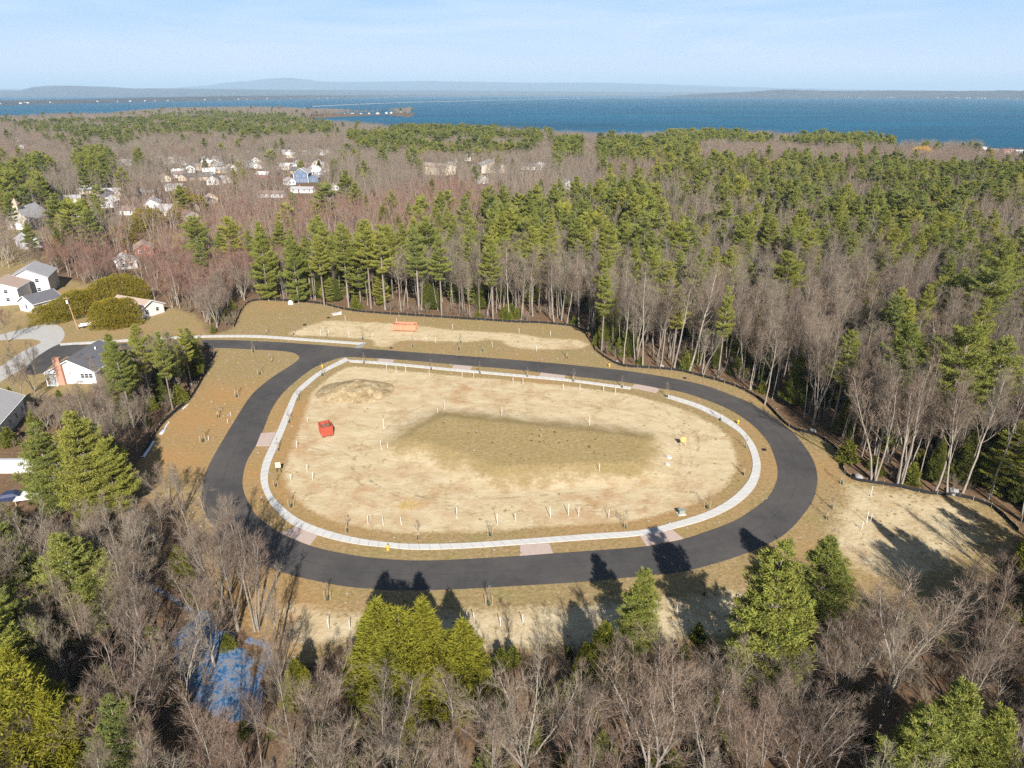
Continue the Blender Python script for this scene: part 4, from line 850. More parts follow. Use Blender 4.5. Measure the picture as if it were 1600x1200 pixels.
# --- the neighbourhood: (px, py of the foot, turn, length, width, eave, ridge, wall, roof, label)
FARH = [
    (240, 328, 0.35, 15, 10, 5.2, 8.2, 'white', 'r_grey', 'large white house with pale grey roof above the yellow-green hedge row'),
    (268, 330, 1.4, 14, 8, 3.0, 5.0, 'white', 'r_grey', 'long low white house with grey roof right of the large white one'),
    (204, 333, 1.5, 11, 8, 3.0, 5.0, 'white', 'r_brown', 'small white house left of the large white grey-roofed one'),
    (310, 318, 1.55, 16, 8, 3.0, 4.8, 'grey', 'r_dark', 'long grey-blue walled low house at the red maples edge'),
    (331, 315, 0.5, 10, 8, 3.2, 5.6, 'tan', 'r_tan', 'tan house right of the long grey-blue low house'),
    (335, 289, 0.25, 12, 10, 4.0, 7.5, 'white', 'r_dark', 'white gabled house with dark roof above the open yard'),
    (352, 287, 0.9, 9, 7, 3.2, 5.4, 'white', 'r_grey', 'small white house tucked right of the dark-roofed gabled one'),
    (298, 269, 0.4, 13, 9, 4.6, 7.4, 'white', 'r_dark', 'bright white house with slate roof at the end of the dirt yard'),
    (313, 265, 1.2, 11, 8, 3.4, 5.8, 'cream', 'r_tan', 'cream house right of the bright white slate-roofed house'),
    (326, 258, 1.3, 13, 9, 3.4, 5.8, 'tan', 'r_white', 'tan house with white roof in the upper house row'),
    (321, 253, 0.5, 8, 7, 4.0, 6.2, 'white', 'r_white', 'tiny all-white house topmost in the upper house row'),
    (340, 252, 1.1, 10, 8, 3.6, 5.8, 'white', 'r_grey', 'white house right end of the upper house row'),
    (281, 272, 1.5, 12, 8, 2.8, 4.6, 'grey', 'r_white', 'low pale grey house left of the bright white slate-roofed house'),
    (262, 256, 1.2, 10, 8, 3.2, 5.4, 'white', 'r_grey', 'lone white house among bare trees beside the tall dark spruce'),
    (200, 257, 1.3, 15, 9, 3.6, 6.0, 'grey', 'r_grey', 'grey house left of the tall dark spruce'),
    (259, 285, 0.6, 9, 8, 3.4, 5.8, 'cream', 'r_tan', 'cream house half hidden in red budding maples'),
    (363, 248, 0.3, 10, 9, 5.0, 7.4, 'white', 'r_dark', 'white house with dark front at the upper wood edge'),
    (362, 266, 0.8, 9, 8, 3.6, 6.0, 'white', 'r_tan', 'white house with tan roof behind the twin pines'),
    (349, 270, 1.4, 12, 8, 3.0, 5.0, 'tan', 'r_grey', 'tan long house with grey roof behind the twin pines'),
    (390, 259, 0.7, 12, 9, 4.2, 6.8, 'grey', 'r_grey', 'grey gabled house left of the two pale ones'),
    (401, 254, 0.5, 11, 9, 4.6, 7.2, 'white', 'r_white', 'white-roofed house right of the grey gabled house'),
    (413, 280, 1.5, 11, 8, 3.0, 5.2, 'redwall', 'r_white', 'dull red walled house with a white roof'),
    (443, 262, 1.45, 16, 9, 3.6, 6.2, 'cream', 'r_white', 'long cream house with pale roof above the brown bushes'),
    (455, 245, 1.3, 13, 9, 3.6, 6.0, 'cream', 'r_white', 'cream house up the slope behind the long cream one'),
    (448, 241, 1.4, 13, 8, 3.4, 5.6, 'white', 'r_grey', 'white house topmost above the long cream one'),
    (478, 241, 0.9, 8, 7, 3.2, 5.4, 'white', 'r_white', 'small white house at the end of the hillside lane'),
    (500, 241, 1.0, 14, 9, 4.2, 6.8, 'white', 'r_grey', 'white house with grey roof at the top of the lane'),
    (493, 267, 0.9, 10, 8, 3.8, 6.2, 'white', 'r_white', 'white house directly behind the slate-blue house'),
    (497, 273, 1.2, 9, 7, 3.0, 5.0, 'grey', 'r_white', 'pale grey house right of the slate-blue house wing'),
    (505, 259, 1.1, 11, 8, 3.2, 5.4, 'white', 'r_grey', 'white house up the lane behind the slate-blue house'),
    (453, 290, 0.8, 8, 7, 3.2, 5.6, 'white', 'r_grey', 'small white house left of the slate-blue house lawn'),
    (425, 308, 1.5, 20, 7, 2.8, 4.4, 'grey', 'r_brown', 'long low grey building at the near edge of the houses'),
    (474, 302, 1.45, 18, 6, 2.8, 4.2, 'white', 'r_grey', 'long white low building below the slate-blue house lawn'),
    (523, 299, 0.4, 7, 6, 3.2, 5.2, 'white', 'r_tan', 'lone little white house in the reddish bare wood'),
    (682, 272, 0.95, 30, 13, 7.0, 9.5, 'cream', 'r_tan', 'big long cream apartment block beside tall pine trunks'),
    (768, 268, 0.15, 24, 19, 6.5, 10.5, 'cream', 'r_grey', 'big cream gable-fronted building right of the apartment block'),
    (730, 247, 0.1, 12, 8, 5.5, 8.0, 'white', 'r_grey', 'white gable-fronted house left of three in a row behind the cream building'),
    (743, 246, 0.1, 12, 8, 5.5, 8.0, 'tan', 'r_grey', 'tan gable-fronted house middle of three in a row'),
    (756, 246, 0.1, 12, 8, 5.5, 8.0, 'cream', 'r_grey', 'cream gable-fronted house right of three in a row'),
    (745, 234, 1.2, 16, 9, 4.5, 7.0, 'white', 'r_grey', 'white house behind the row of three gables'),
    (826, 264, 1.3, 16, 9, 3.6, 6.0, 'white', 'r_dark', 'white house with dark roof right of the big cream building'),
    (846, 264, 0.5, 9, 8, 4.2, 6.6, 'white', 'r_white', 'bright white little house right of the dark-roofed one'),
    (753, 288, 0.6, 9, 8, 4.0, 6.4, 'white', 'r_grey', 'white house alone in reddish wood below the cream buildings'),
    (886, 297, 0.3, 8, 7, 4.5, 7.2, 'white', 'r_grey', 'narrow white house standing among pines and bare trees'),
    (1247, 258, 0.4, 10, 8, 4.0, 6.6, 'grey', 'r_grey', 'grey gabled house in the wood before the lake'),
    (1310, 250, 1.1, 9, 8, 4.0, 6.4, 'white', 'r_white', 'pale house glimpsed between pines and grey wood'),
    (1466, 262, 0.9, 13, 9, 3.6, 6.0, 'grey', 'r_grey', 'grey-roofed house right of the orange willow'),
    (1533, 240, 0.6, 9, 8, 4.2, 6.8, 'white', 'r_white', 'white house by the lake at the wood end'),
    (1552, 240, 1.5, 9, 7, 2.6, 4.4, 'redwall', 'r_brown', 'dull red house at the lake shore'),
    (1574, 241, 1.5, 13, 7, 2.6, 4.4, 'cream', 'r_red', 'long red-roofed house at the lake shore'),
    (1592, 242, 1.4, 10, 7, 2.8, 4.2, 'grey', 'r_white', 'white flat-looking lake house right of the red-roofed ones'),
    (30, 220, 1.2, 13, 8, 3.0, 5.0, 'white', 'r_white', 'far white house alone in woods toward the lake'),
    (46, 384, 0.8, 13, 9, 3.8, 6.4, 'grey', 'r_grey', 'pale grey roofed house among bare trees below the church'),
    (198, 418, 0.6, 9, 8, 3.4, 5.8, 'white', 'r_white', 'white house glimpsed behind the long hedge'),
    (226, 396, 0.5, 12, 8, 3.2, 5.4, 'redwall', 'r_tan', 'reddish house in bare trees uphill from the hedge'),
    (6, 205, 1.2, 14, 9, 4.0, 6.4, 'white', 'r_grey', 'farthest white house seen over the woods toward the bay')]
for (a, b_, rz, L, W, ev, rg, wm, rm, lab) in FARH:
    house('house', lab, a, b_, rz, L * 0.82 if L < 23 else L, W * 0.82 if L < 23 else W, ev * 0.9, rg * 0.86, wm, rm, 2, keep=0.55 if a < 1200 else 0.2, group='houses in the neighbourhood', chim=(a % 3 == 0))
# more roofs strung through the bare trees, small and muted
_r = np.random.default_rng(31); _pts = [(q[0], q[1]) for q in FARH] + [(474, 284), (485, 280)]; _new = []
for bx in ((175, 345, 246, 300, 13), (370, 520, 236, 275, 12), (60, 230, 290, 345, 8), (130, 320, 300, 345, 6), (690, 900, 236, 262, 5), (30, 200, 205, 240, 5)):
    n_ = 0
    for _ in range(400):
        a, b_ = _r.uniform(bx[0], bx[1]), _r.uniform(bx[2], bx[3])
        if min((abs(a - p) * 0.8) ** 2 + ((b_ - q) * 2.2) ** 2 for p, q in _pts) > 95: _pts.append((a, b_)); _new.append((a, b_)); n_ += 1
        if n_ >= bx[4]: break
for i, (a, b_) in enumerate(sorted(_new)):
    wm, rm = [('white', 'r_grey'), ('grey', 'r_brown'), ('cream', 'r_grey'), ('white', 'r_tan'), ('tan', 'r_dark'), ('grey', 'r_white')][int(_r.integers(0, 6))]
    house('house', f"small house with {dict(r_grey='grey', r_brown='brown', r_tan='tan', r_dark='dark', r_white='pale')[rm]} roof among the village trees, {ordinal(i)}", a, b_, _r.uniform(0, 3.1), _r.uniform(8, 11), _r.uniform(6, 7.5), 2.8, _r.uniform(4.2, 5.2), wm, rm, 2, keep=0.2, group='small village houses')
# the slate-blue house stands gable-on with a lower wing
X, Y = G(474, 286); o = empty('slate_blue_house', (X, Y, ground_z(X, Y)), 0.05); tag(o, 'slate-blue two-storey house with white trim and lower wing on green lawn', 'house')
gable(o, 11, 10, 6.2, 9.6, M['blue'], M['r_grey'], z0=-1.2); gable(o, 8, 6.5, 3.2, 5.2, M['blue'], M['r_grey'], z0=-1.2, off=(8.3, 0.6), name_wall='wing_wall', name_roof='wing_roof')
for q in ((-2.4, 4.6), (2.4, 4.6), (-2.4, 1.6), (0.4, 1.6), (2.8, 1.6), (0, 7.4), (8.3, 1.6)): window(o, q[0], -5.53 if q[0] < 5 else -3.43, q[1], 1.1, 1.3, '-y')
tr_ = MB()
for s in (-1, 1): tr_.tube([[s * 5.3, -5.62, 6.0], [0, -5.62, 9.7]], [0.2, 0.2], 4); tr_.box((s * 4.95, -5.56, 2.5), (0.25, 0.14, 7))
tr_.build('trim', M['trim'], o); HOLES.append((X, Y, 12)); CAN_SEE.append((X + 3, Y, 9, 1.0))
# houses along the beach of the wooded point
for i, (a, b_) in enumerate([(508, 182.2), (514, 181.8), (528, 181.4), (539, 181), (551, 180.7), (564, 180.3), (577, 179.6), (590, 179), (604, 178.4), (611, 178.1), (626, 177.6)]):
    X, Y = G(a, b_ - 0.5, LAKE_Z); oo = empty('beach_house', (X, Y, LAKE_Z + 1), RNG.uniform(0, 1.5)); tag(oo, 'small pale beach house on the wooded point, ' + ordinal(i), 'house', 'beach houses on the wooded point')
    gable(oo, RNG.uniform(6, 11), 7, RNG.uniform(2.5, 4), RNG.uniform(4.5, 6), M[('grey', 'cream', 'tan', 'white')[i % 4]], M[('r_grey', 'r_tan', 'r_white')[i % 3]], z0=-2); HOLES.append((X, Y, 10)); CAN_SEE.append((X, Y, 7, 0.8))
# ================================================================ planting
HAND = [  # kind, style, photo foot (x, y), photo top y, crown radius factor
    ('cedar_tree', 0, 603, 1092, 935, 1.25), ('cedar_tree', 1, 582, 1085, 972, 1.3), ('cedar_tree', 2, 702, 1090, 985, 1.2), ('cedar_tree', 0, 615, 1112, 992, 1.4), ('cedar_tree', 1, 652, 1098, 965, 1.2), ('cedar_tree', 1, 668, 1080, 932, 1.3), ('cedar_tree', 2, 634, 1100, 950, 1.3), ('cedar_tree', 1, 727, 1112, 967, 1.45), ('cedar_tree', 0, 562, 1085, 1008, 1.3), ('cedar_tree', 2, 470, 1100, 1030, 1.1), ('cedar_tree', 0, 657, 1108, 1030, 1.0), ('cedar_tree', 1, 757, 1122, 1026, 1.1), ('cedar_tree', 2, 84, 1225, 1040, 1.35), ('cedar_tree', 1, 118, 1232, 1075, 1.0), ('cedar_tree', 0, 180, 1112, 1055, 1.1), ('cedar_tree', 2, 8, 1215, 1060, 1.1), ('cedar_tree', 0, 941, 1068, 972, 1.3), ('cedar_tree', 1, 912, 1066, 1003, 1.2), ('cedar_tree', 1, 1562, 985, 814, 0.8), ('cedar_tree', 2, 1600, 1050, 868, 0.9), ('cedar_tree', 0, 1490, 685, 585, 1.0), ('cedar_tree', 1, 1530, 690, 590, 1.0), ('cedar_tree', 2, 20, 850, 785, 1.2),
    ('pine_tree', 1, 995, 1015, 889, 1.3), ('pine_tree', 0, 1178, 1085, 850, 1.15), ('pine_tree', 1, 1272, 965, 842, 1.75), ('pine_tree', 2, 137, 990, 838, 1.6), ('pine_tree', 0, 32, 1115, 945, 1.5), ('pine_tree', 2, 152, 800, 646, 1.4), ('pine_tree', 1, 188, 800, 690, 1.5), ('pine_tree', 1, 28, 925, 805, 1.5), ('pine_tree', 2, 8, 1030, 905, 1.5), ('cedar_tree', 1, 60, 1150, 1010, 1.2), ('cedar_tree', 0, 185, 1120, 1040, 1.3), ('pine_tree', 0, 215, 1230, 1090, 1.3), ('pine_tree', 0, 95, 800, 665, 1.35), ('pine_tree', 1, 137, 655, 603, 1.0), ('pine_tree', 3, 240, 640, 505, 0.9), ('pine_tree', 1, 196, 640, 522, 1.0), ('pine_tree', 4, 300, 605, 512, 1.0), ('pine_tree', 5, 270, 640, 520, 0.8), ('pine_tree', 3, 218, 655, 545, 0.9), ('pine_tree', 4, 285, 625, 540, 0.9), ('pine_tree', 1, 1448, 1240, 1065, 1.35), ('pine_tree', 0, 1402, 1275, 1108, 1.4), ('pine_tree', 1, 1512, 1250, 1105, 1.4), ('pine_tree', 0, 1592, 1280, 1175, 1.1), ('pine_tree', 2, 1592, 1010, 880, 1.3),
    ('pine_tree', 2, 1625, 1015, 845, 1.0), ('pine_tree', 0, 1690, 960, 800, 1.0), ('pine_tree', 1, 1650, 900, 770, 1.1), ('bare_tree', 5, 1575, 1000, 850, 0.9), ('bare_tree', 4, 1530, 1020, 880, 0.9), ('bare_tree', 8, 1610, 940, 790, 0.9), ('pine_tree', 5, 1378, 690, 508, 1.25), ('pine_tree', 6, 1462, 712, 516, 1.2), ('pine_tree', 3, 1522, 715, 524, 1.3), ('pine_tree', 2, 1136, 478, 386, 1.4), ('pine_tree', 1, 1206, 490, 418, 1.4), ('pine_tree', 0, 1266, 485, 416, 1.4), ('pine_tree', 2, 1350, 495, 426, 1.5), ('pine_tree', 6, 1515, 560, 422, 1.5), ('pine_tree', 5, 1590, 570, 450, 1.1), ('pine_tree', 4, 940, 548, 420, 1.0), ('pine_tree', 4, 1122, 588, 446, 0.8),  # trees past the right frame edge are added to cast shade on the clearing
    ('pine_tree', 2, 420, 470, 348, 0.85), ('pine_tree', 0, 467, 474, 362, 0.9), ('pine_tree', 3, 507, 478, 365, 1.0), ('pine_tree', 5, 545, 480, 352, 1.0), ('pine_tree', 3, 580, 482, 340, 1.0), ('pine_tree', 4, 602, 484, 350, 1.1), ('pine_tree', 5, 655, 490, 358, 1.0), ('pine_tree', 3, 690, 492, 366, 1.0), ('pine_tree', 4, 770, 480, 352, 1.0), ('pine_tree', 6, 225, 282, 232, 1.0), ('pine_tree', 5, 155, 285, 232, 1.1), ('pine_tree', 5, 145, 287, 236, 1.1), ('pine_tree', 6, 45, 312, 258, 1.3), ('pine_tree', 5, 370, 305, 262, 1.1), ('pine_tree', 4, 385, 306, 262, 1.1), ('pine_tree', 1, 525, 282, 246, 0.9),
    ('bare_tree', 4, 1392, 1082, 905, 1.15), ('bare_tree', 5, 1210, 1105, 985, 1.0), ('bare_tree', 6, 1505, 1120, 985, 1.1), ('bare_tree', 7, 1490, 985, 860, 0.8), ('bare_tree', 7, 288, 800, 706, 0.9), ('bare_tree', 6, 264, 795, 722, 1.0), ('bare_tree', 5, 398, 925, 845, 1.0), ('bare_tree', 8, 352, 905, 792, 1.0), ('bare_tree', 4, 250, 860, 775, 1.1), ('bare_tree', 5, 60, 925, 800, 1.0), ('bare_tree', 6, 335, 1040, 905, 1.0), ('bare_tree', 4, 440, 1065, 985, 1.0), ('bare_tree', 5, 230, 1180, 1010, 1.2), ('bare_tree', 6, 500, 1205, 1070, 1.1), ('bare_tree', 4, 620, 1235, 1085, 1.2), ('bare_tree', 5, 820, 1220, 1050, 1.2), ('bare_tree', 4, 1010, 1250, 1030, 1.25), ('bare_tree', 6, 905, 1200, 1050, 1.1), ('bare_tree', 4, 1100, 1240, 1080, 1.1), ('bare_tree', 5, 1240, 1240, 1090, 1.0),
    ('bare_tree', 8, 402, 985, 800, 0.9), ('bare_tree', 4, 372, 985, 815, 0.9), ('bare_tree', 5, 350, 960, 775, 0.9), ('bare_tree', 7, 430, 1030, 895, 0.9),
    ('bare_tree', 0, 627, 487, 395, 1.0), ('bare_tree', 1, 795, 500, 385, 1.0), ('bare_tree', 2, 866, 505, 402, 1.0), ('bare_tree', 3, 886, 508, 408, 1.0), ('bare_tree', 0, 974, 570, 440, 1.0), ('bare_tree', 1, 1004, 573, 422, 1.0), ('bare_tree', 2, 1053, 577, 418, 1.0), ('bare_tree', 3, 1077, 580, 420, 1.0), ('bare_tree', 4, 1270, 665, 520, 0.8), ('bare_tree', 7, 1365, 752, 560, 1.0), ('bare_tree', 8, 1405, 757, 560, 1.0), ('bare_tree', 2, 1460, 770, 600, 1.0), ('bare_tree', 3, 1480, 770, 600, 1.0), ('bare_tree', 1, 1504, 770, 590, 1.0), ('bare_tree', 0, 1545, 780, 590, 1.0), ('bare_tree', 0, 1195, 632, 500, 1.0), ('bare_tree', 6, 130, 592, 552, 1.0), ('bare_tree', 6, 12, 535, 480, 1.0), ('bare_tree', 5, 75, 672, 620, 1.0), ('bare_tree', 4, 95, 668, 615, 0.9)]
def vis(X, Y, H):
    a, b_, d = PX(X, Y, H * 0.7); a0, b0, _ = PX(X, Y, 0)
    return (a > -40) & (a < 1640) & (b_ < 1200), d
ITEMS = []   # kind, x, y, rz, height, variant, radius factor, tint
for k, v, bx, by, ty, rf in HAND:
    X, Y = G(bx, by); H = height_to(bx, by, ty); ITEMS.append((k, X, Y, RNG.uniform(0, 6.28), H, v, rf, RNG.uniform(0, 0.3), 0))
# --- the rest of the woods, on a jittered grid whose step grows with distance
hand_xy = np.array([(i[1], i[2]) for i in ITEMS])
def polys_value(zs, a, b_, default):
    out = [np.full(a.shape, d, float) for d in default]; done = np.zeros(a.shape, bool)
    for z in zs:
        s = inside(np.array(z[0], float), a, b_) & ~done; done |= s
        for q in range(len(out)): out[q][s] = z[1 + q]
    return out
def candidates(y0, y1, step, xl=1.0, xmax=1e9):
    ny = int((y1 - y0) / step); P = []
    for j in range(ny):
        y = y0 + j * step; hw = 0.80 * (y * _cp + 50 * _sp) + 25
        xs_ = np.arange(-min(hw, xmax), min(hw, xmax), step); P.append(np.stack([xs_, np.full(len(xs_), y)], 1))
    P = np.concatenate(P); return P + RNG.uniform(-0.46, 0.46, P.shape) * step
def keep_mask(P, near_):
    x, y = P[:, 0], P[:, 1]; k = np.ones(len(P), bool)
    if near_:
        k &= sdf(clear, x, y) < -1.2; k &= sdf(street, x, y) < -1.5; k &= ~inside(road_out, x, y)
        k &= (sdf(lawn_w, x, y) < 1.0) | (RNG.random(len(P)) < 0.02)
        k &= (sdf(pond, x, y) < 0) | (RNG.random(len(P)) < 0.22)
    if y.max() > 500: k &= sdf(land, x, y) > 6
    for hx_, hy_, r in HOLES: k &= (x - hx_) ** 2 + (y - hy_) ** 2 > r * r
    d = np.array([((hand_xy - p) ** 2).sum(1).min() if p[1] < 330 else 99 for p in P]); k &= d > 3.2 ** 2
    if near_:
        a_, b_, _d = PX(x, y, 4.0); k &= ~(inside(np.array([(280, 950), (345, 950), (425, 1000), (425, 1130), (330, 1150), (270, 1050)]), a_, b_) & (RNG.random(len(P)) < 0.55))
    # open ground between the drone and a building in the photo
    for cx, cy, w_, pr in CAN_SEE:
        D = math.hypot(cx, cy); ux, uy = cx / D, cy / D; al = x * ux + y * uy; ac = np.abs(-x * uy + y * ux)
        reach = (20 if D > 260 else 8.5) * D / CH * 0.75 + 4
        k &= ~((al < D) & (al > D - reach) & (ac < w_ * 0.95) & (RNG.random(len(P)) < pr))
    return k
# the field beside the church stays open
field = np.array(GP([(0, 368), (0, 352), (70, 345), (110, 328), (150, 310), (165, 318), (130, 345), (100, 362)]))
LODS = []
# how high the near woods reach in the photo: they stop short of the verge and the south bend
TOPX = [-60, 0, 60, 150, 210, 260, 300, 340, 400, 440, 560, 900, 1000, 1100, 1200, 1260, 1320, 1400, 1470, 1540, 1600, 1680]
TOPY = [770, 775, 800, 770, 752, 722, 740, 770, 830, 950, 1060, 1050, 1000, 1000, 1030, 985, 950, 900, 880, 860, 860, 850]
for lod, (y0, y1, st) in enumerate(((14, 250, 4.1), (250, 620, 5.0), (620, 1620, 6.9))):
    P = candidates(y0, y1, st); P = P[keep_mask(P, lod == 0)]
    P = P[sdf(field, P[:, 0], P[:, 1]) < 0]
    LODS.append((lod, P))
P = candidates(1620, 3000, 9.0); P = P[(P[:, 0] < 250)]; P = P[keep_mask(P, False)]; LODS.append((2, P))
# the outer rows along the clearing stand closer: slim straight trunks
P = candidates(84, 235, 2.7); P = P[keep_mask(P, True)]; x, y = P[:, 0], P[:, 1]; de_ = -sdf(clear, x, y); P = P[(de_ < 13) & (((y > 140) & (x < 35) & (x > -75)) | ((x > 14) & (y > 88)))]
for q in P:
    if RNG.random() < 0.45: ITEMS.append(('bare_tree', q[0], q[1], RNG.uniform(0, 6.28), RNG.uniform(12, 19.5), int(RNG.integers(0, 4)), RNG.uniform(0.6, 0.8), RNG.uniform(0, 0.3), 0))
# the belt between the white houses and the west grass is thick with pines and bare trees
P = candidates(96, 165, 3.0); P = P[keep_mask(P, True)]; ax_, ay_, _d = PX(P[:, 0], P[:, 1], 0); okb = (P[:, 0] < -48) & (ax_ > 100) & (ay_ > 548) & (ay_ < 800)
for q, a_, b_ in zip(P[okb], ax_[okb], ay_[okb]):
    if RNG.random() < 0.25: continue
    k = 'pine_tree' if (RNG.random() < 0.30 and a_ > 165) else 'bare_tree'
    H = min(RNG.uniform(6, 12), height_to(a_, b_, np.interp(a_, [60, 110, 160, 200, 330], [640, 605, 575, 530, 525]) + RNG.uniform(0, 40)))
    if H > 3: ITEMS.append((k, q[0], q[1], RNG.uniform(0, 6.28), H, int(RNG.integers(3, 6) if k == 'pine_tree' else RNG.choice([0, 1, 4, 5, 6, 8])), RNG.uniform(0.9, 1.3), RNG.uniform(0, 0.3), 0))
for lod, P in LODS:
    x, y = P[:, 0], P[:, 1]; a, b_, d = PX(x, y, 14.0)
    pp, pc = polys_value(ZONES, a, b_, (0.013, 0.016)); (tn,) = polys_value(RED, a, b_, (0.12,))
    near_ = y < 250
    if lod == 0:
        de = -sdf(clear, x, y); north = (y > 140) & (x < 35) & (x > -95); east = (x > 20) & (y > 84)
        pp = np.where(north & (de < 34), np.where((de < 18) & (a < 625), 0.40, 0.16), pp); pc = np.where(north & (de < 34), 0.16, pc)
        pp = np.where(east & (de < 26), 0.10, pp); pc = np.where(east & (de < 26), 0.22, pc)
        belt = (x < -45) & (y > 105) & (y < 160) & (x > -92); pp = np.where(belt, 0.34, pp); pc = np.where(belt, 0.05, pc)
        yard = (x < -70) & (y > 160); pp = np.where(yard, 0.02, pp); pc = np.where(yard, 0.02, pc)
        south = y < 84; pp = np.where(south, 0.03, pp); pc = np.where(south, 0.055, pc)
    clump_ = vnoise(x, y, 17, 21) * 0.5 + vnoise(x, y, 48, 22) * 0.5
    pp = np.clip(pp * (1 + 3.0 * clump_), 0, 1); r = RNG.random(len(P))
    ntri = np.where(r < pp, 1, np.where(r < pp + pc, 2, 0)); tn = np.clip(tn + RNG.normal(size=len(P)) * 0.15 + 0.25 * vnoise(x, y, 80, 23), 0, 1)
    for i in range(len(P)):
        k = ('bare_tree', 'pine_tree', 'cedar_tree')[ntri[i]]
        if lod == 0:
            south = y[i] < 84
            ax_, ay_, _d0 = PX(x[i], y[i], 0)
            if south or ax_ < 440:
                if RNG.random() < (0.5 if ax_ > 1250 and ay_ > 880 else 0.24): continue
            if k == 'bare_tree':
                if south or x[i] < -45: v = RNG.choice([4, 5, 6, 4, 5, 6, 7, 8, 0]); H = RNG.uniform(8.5, 13.5)
                else: v = RNG.choice([0, 1, 2, 3, 0, 1, 2, 3, 0, 1, 2, 3, 7, 8]); H = RNG.uniform(11.5, 19)
            elif k == 'pine_tree':
                de_ = de[i]; v = RNG.choice([3, 4, 5, 3, 6]) if not south else RNG.choice([0, 1, 2]); H = RNG.uniform(17, 23) if not south else RNG.uniform(9, 14)
                if not south and RNG.random() < 0.25: v, H = RNG.choice([0, 1, 2]), RNG.uniform(8, 15)
            else: v = RNG.integers(0, 3); H = RNG.uniform(6, 13) if not south else RNG.uniform(4, 9)
            if 40 < ax_ < 200 and 555 < ay_ < 720 and k != 'bare_tree': continue
            if 60 < ax_ < 345 and 515 < ay_ < 690:
                H = min(H, height_to(ax_, ay_, np.interp(ax_, [60, 180, 230, 330], [620, 520, 505, 515]) + RNG.uniform(0, 30)))
                if H < 3: continue
            if (south or ax_ < 440) and ay_ > 690:
                H = min(H, height_to(ax_, ay_, np.interp(ax_, TOPX, TOPY) + RNG.uniform(0, 45)))
                if H < 3.5: continue
        elif lod == 1:
            n_ = len(MID[k]); v = RNG.integers(0, n_); H = {'bare_tree': RNG.uniform(9.5, 17.5), 'pine_tree': RNG.uniform(11, 21), 'cedar_tree': RNG.uniform(8, 15)}[k]
        else:
            n_ = len(FAR_[k]); v = RNG.integers(0, n_); H = {'bare_tree': RNG.uniform(9.5, 15.5), 'pine_tree': RNG.uniform(11.5, 18.5), 'cedar_tree': RNG.uniform(8, 13)}[k]
        rf_ = 1.4 if (lod == 0 and k == 'pine_tree' and H < 15) else 1.0
        t_ = tn[i] if k == 'bare_tree' else (np.clip(0.30 * RNG.random() + (0.22 if (k == 'pine_tree' and y[i] > 700 and x[i] < 150) else 0.5 if (k == 'cedar_tree' and y[i] > 84) else 0), 0, 1))
        ITEMS.append((k, x[i], y[i], RNG.uniform(0, 6.28), H, int(v), RNG.uniform(0.8, 1.3) * rf_, float(t_), lod))
print('trees', len(ITEMS))
# --- the 300 largest of each kind stand as things of their own; the others make one mass of each kind
KX = {k: [i for i in ITEMS if i[0] == k] for k in KMAT}
CHOSEN = []; REST = {k: [] for k in KMAT}
for k, its in KX.items():
    sc = []
    for i in its:
        v_, d_ = vis(i[1], i[2], i[4]); sc.append((F * i[4] / d_) if v_ else 0.0)
    order = np.argsort(-np.array(sc)); n_own = 300
    for q, j in enumerate(order):
        if q < n_own and sc[j] > 0: CHOSEN.append(its[j])
        else: REST[k].append(its[j])
def region(x, y):
    a, b_, _ = PX(x, y, 0)
    if y > 420: return 'in the far wood toward the lake'
    if y > 250: return 'in the wood beyond the forest edge'
    if y < 66 and a < 430: return 'in the nearest wood around the blue pond'
    if y < 66 and a < 960: return 'in the nearest wood below the sandy verge'
    if y < 66: return 'in the nearest wood below the shaded clearing'
    if a < 330 and y < 108: return 'in the thicket left of the road bend'
    if a < 440 and y < 90: return 'in the thicket left of the road bend'
    if y < 90 and a < 1300: return 'on the verge below the south road'
    if y < 100: return 'beside the shaded clearing'
    if x < -45 and y < 168: return 'in the belt between house and west grass'
    if x < -85: return 'behind the hedges and old street'
    if y > 168: 
        dd = -sdf(clear, np.array([x]), np.array([y]))[0]
        return 'along the wood edge behind the north silt fence' if dd < 14 else 'deeper in the wood north of the dumpster'
    dd = -sdf(clear, np.array([x]), np.array([y]))[0]
    return 'along the wood edge by the curved silt fence' if dd < 12 else 'inside the wood right of the loop road'
WORD = {('bare_tree', 'forest'): 'tall bare tree', ('bare_tree', 'vase'): 'spreading bare tree', ('bare_tree', 'clump'): 'multi-stemmed bare tree', ('pine_tree', 'full'): 'bushy green pine', ('pine_tree', 'tall'): 'tall bare-trunked pine', ('pine_tree', 'flat'): 'flat-topped pine', ('cedar_tree', 'cedar'): 'yellow-green conical cedar', ('bare_tree', 'far'): 'far bare tree'}
GRP = {'bare_tree': 'leafless trees', 'pine_tree': 'pines', 'cedar_tree': 'cedars'}
byl = {}
for it in CHOSEN:
    k, x, y, rz, H, v, rf, tn, lod = it; nm, tme, cme, H0 = LIBS[lod][k][v]
    o = empty(k, (x, y, ground_z(x, y) - 0.05), rz); s = H / H0; s2 = s * (rf if k != 'bare_tree' else float(np.clip(rf, 0.6, 1.2))); o.scale = (s2, s2, s)
    for part, me in (('trunk', tme), ('crown', cme)):
        c = bpy.data.objects.new(part, me); C.objects.link(c); c.parent = o; c['tint'] = float(tn)
    o['category'] = 'tree'; o['group'] = GRP[k] + ' ' + region(x, y)
    byl.setdefault((WORD[(k, nm)], region(x, y)), []).append((float(PX(x, y, 0)[0]), o))
for (wd, rg), L in byl.items():
    L.sort(key=lambda q: q[0])
    for i, (_, o) in enumerate(L): o['label'] = f"{wd} {rg}, {ordinal(i)}" if len(L) > 1 else f"only {wd} {rg}"

